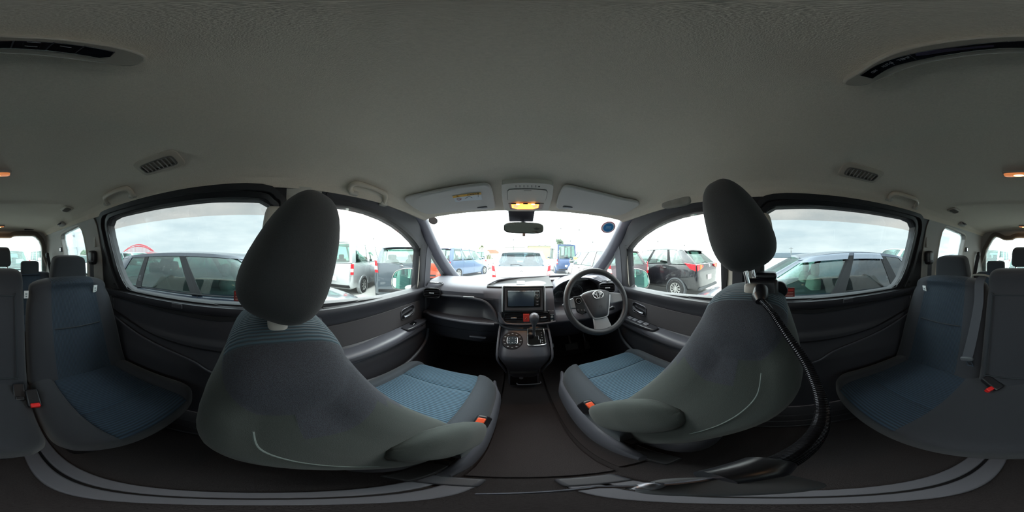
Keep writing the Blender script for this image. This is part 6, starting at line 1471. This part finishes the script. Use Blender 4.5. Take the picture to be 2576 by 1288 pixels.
m.build('fronds', mat('palm_green', '7f8a5c', .8), parent=t)
q = PY(1238, 640, 64); t = thing('tiled_house', (q.x, 64, GZ), 'low house with a reddish roof beside the palm tree', 'building')
MB().box((q.x, 66, GZ + 1.2), (5.5, 5, 2.6)).build('walls', mat('house_wall', 'cfc9b8', .8), parent=t)
MB().prism([(q.x - 3.2, 63.2, GZ + 2.5), (q.x + 3.2, 63.2, GZ + 2.5), (q.x + 1.6, 63.2, GZ + 3.8), (q.x - 1.6, 63.2, GZ + 3.8)], (0, 6, 0)).build('roof', mat('roof_red', 'b8806a', .8), parent=t)
# red arch bridge beyond the passenger side
t = thing('arch_bridge', (-70, -95, GZ), 'red steel arch bridge far away, seen through the sliding window over the navy wagon', 'bridge')
BR = mat('bridge_red', 'b0464e', .6)
dA = D(312, 632); dB = D(388, 632); RB = 150
A_ = V((dA.x, dA.y, 0)).normalized() * RB; B_ = V((dB.x, dB.y, 0)).normalized() * RB
hz_ = tan(R((644 - 615) / 1288 * 180)) * RB; z0 = tan(R((644 - 629) / 1288 * 180)) * RB
for off in (0, 5):
    o_ = V((-.6, -.8, 0)) * off
    MB().tube([lerp(A_, B_, k / 24) + o_ + V((0, 0, lerp(z0 - 1.5, hz_, 1 - (2 * k / 24 - 1) ** 2))) for k in range(25)], .32, 6).build('arch', BR, parent=t)
    MB().tube([lerp(A_, B_, k / 24) + o_ + V((0, 0, lerp(z0 - 1.5, hz_ - 1.6, 1 - (2 * k / 24 - 1) ** 2))) for k in range(25)], .22, 6).build('lower_chord', BR, parent=t)
for k in range(2, 23):
    p = lerp(A_, B_, k / 24); zt_ = lerp(z0 - 1.5, hz_, 1 - (2 * k / 24 - 1) ** 2)
    MB().tube([p + V((0, 0, z0 - 3)), p + V((0, 0, zt_))], .12, 5).build('hanger', BR, parent=t)
for k in (0, 8, 16, 24): p = lerp(A_, B_, k / 24); MB().box((p.x, p.y, (GZ + z0 - 3) / 2), (1.5, 1.5, z0 - 3 - GZ)).build('pier', mat('pier_concrete', 'a5a5a0', .8), parent=t)
MB().box((A_ + B_) / 2 + V((0, 0, z0 - 3)), ((A_ - B_).length + 30, 6, 1.2), (0, 0, math.degrees(atan2((B_ - A_).y, (B_ - A_).x)))).build('deck', BR, parent=t)
# trees by the third row window and a far ridge
def tree(px, py, dist, r, lb):
    d = D(px, 640); p = V((d.x, d.y, 0)).normalized() * dist; zt = tan(R((644 - py) / 1288 * 180)) * dist
    t = thing('far_tree', (p.x, p.y, GZ), lb, 'tree', 'far trees'); MB().tube([(p.x, p.y, GZ), (p.x, p.y, zt - r)], .25, 8).build('trunk', mat('palm_trunk', '8a7f66', .9), parent=t)
    m = MB()
    for k in range(26):
        o = V((random.gauss(0, r * .45), random.gauss(0, r * .45), random.uniform(-r * .9, r * .2))); m.sq(V((p.x, p.y, zt - r * .3)) + o, (r * .4,) * 3, 1, 1, nu=5, nv=8, warp=lambda v: v * random.uniform(.75, 1.2))
    m.build('crown', mat('tree_green', '5f6f5c', .9, noise=(2, .3)), parent=t, flat=True)
tree(217, 634, 55, 2.6, 'dark green tree beyond the third row window'); tree(1408, 604, 58, 1.4, 'olive bush-like tree top beside the yellow building')
# long low port sheds closing the horizon at both sides
for px0, px1, ds, lb, c in ((430, 640, 120, 'long low grey shed on the horizon beyond the navy wagon', 'a8b0b2'), (1940, 2060, 120, 'long dark low shed on the horizon beyond the driver side', '6f7880'), (2210, 2420, 130, 'pale low shed on the horizon behind the white minivan', 'b4bcc0')):
    a = D(px0, 644); b = D(px1, 644); A = V((a.x, a.y, 0)).normalized() * ds; B = V((b.x, b.y, 0)).normalized() * ds; cpt = (A + B) / 2
    o = MB().box(cpt + V((0, 0, GZ + 1.9)), ((A - B).length, 8, 3.6), (0, 0, math.degrees(atan2((B - A).y, (B - A).x)))).build('port_shed', mat('shed_' + c, c, .8), bevel=.2); tag(o, lb, 'building')
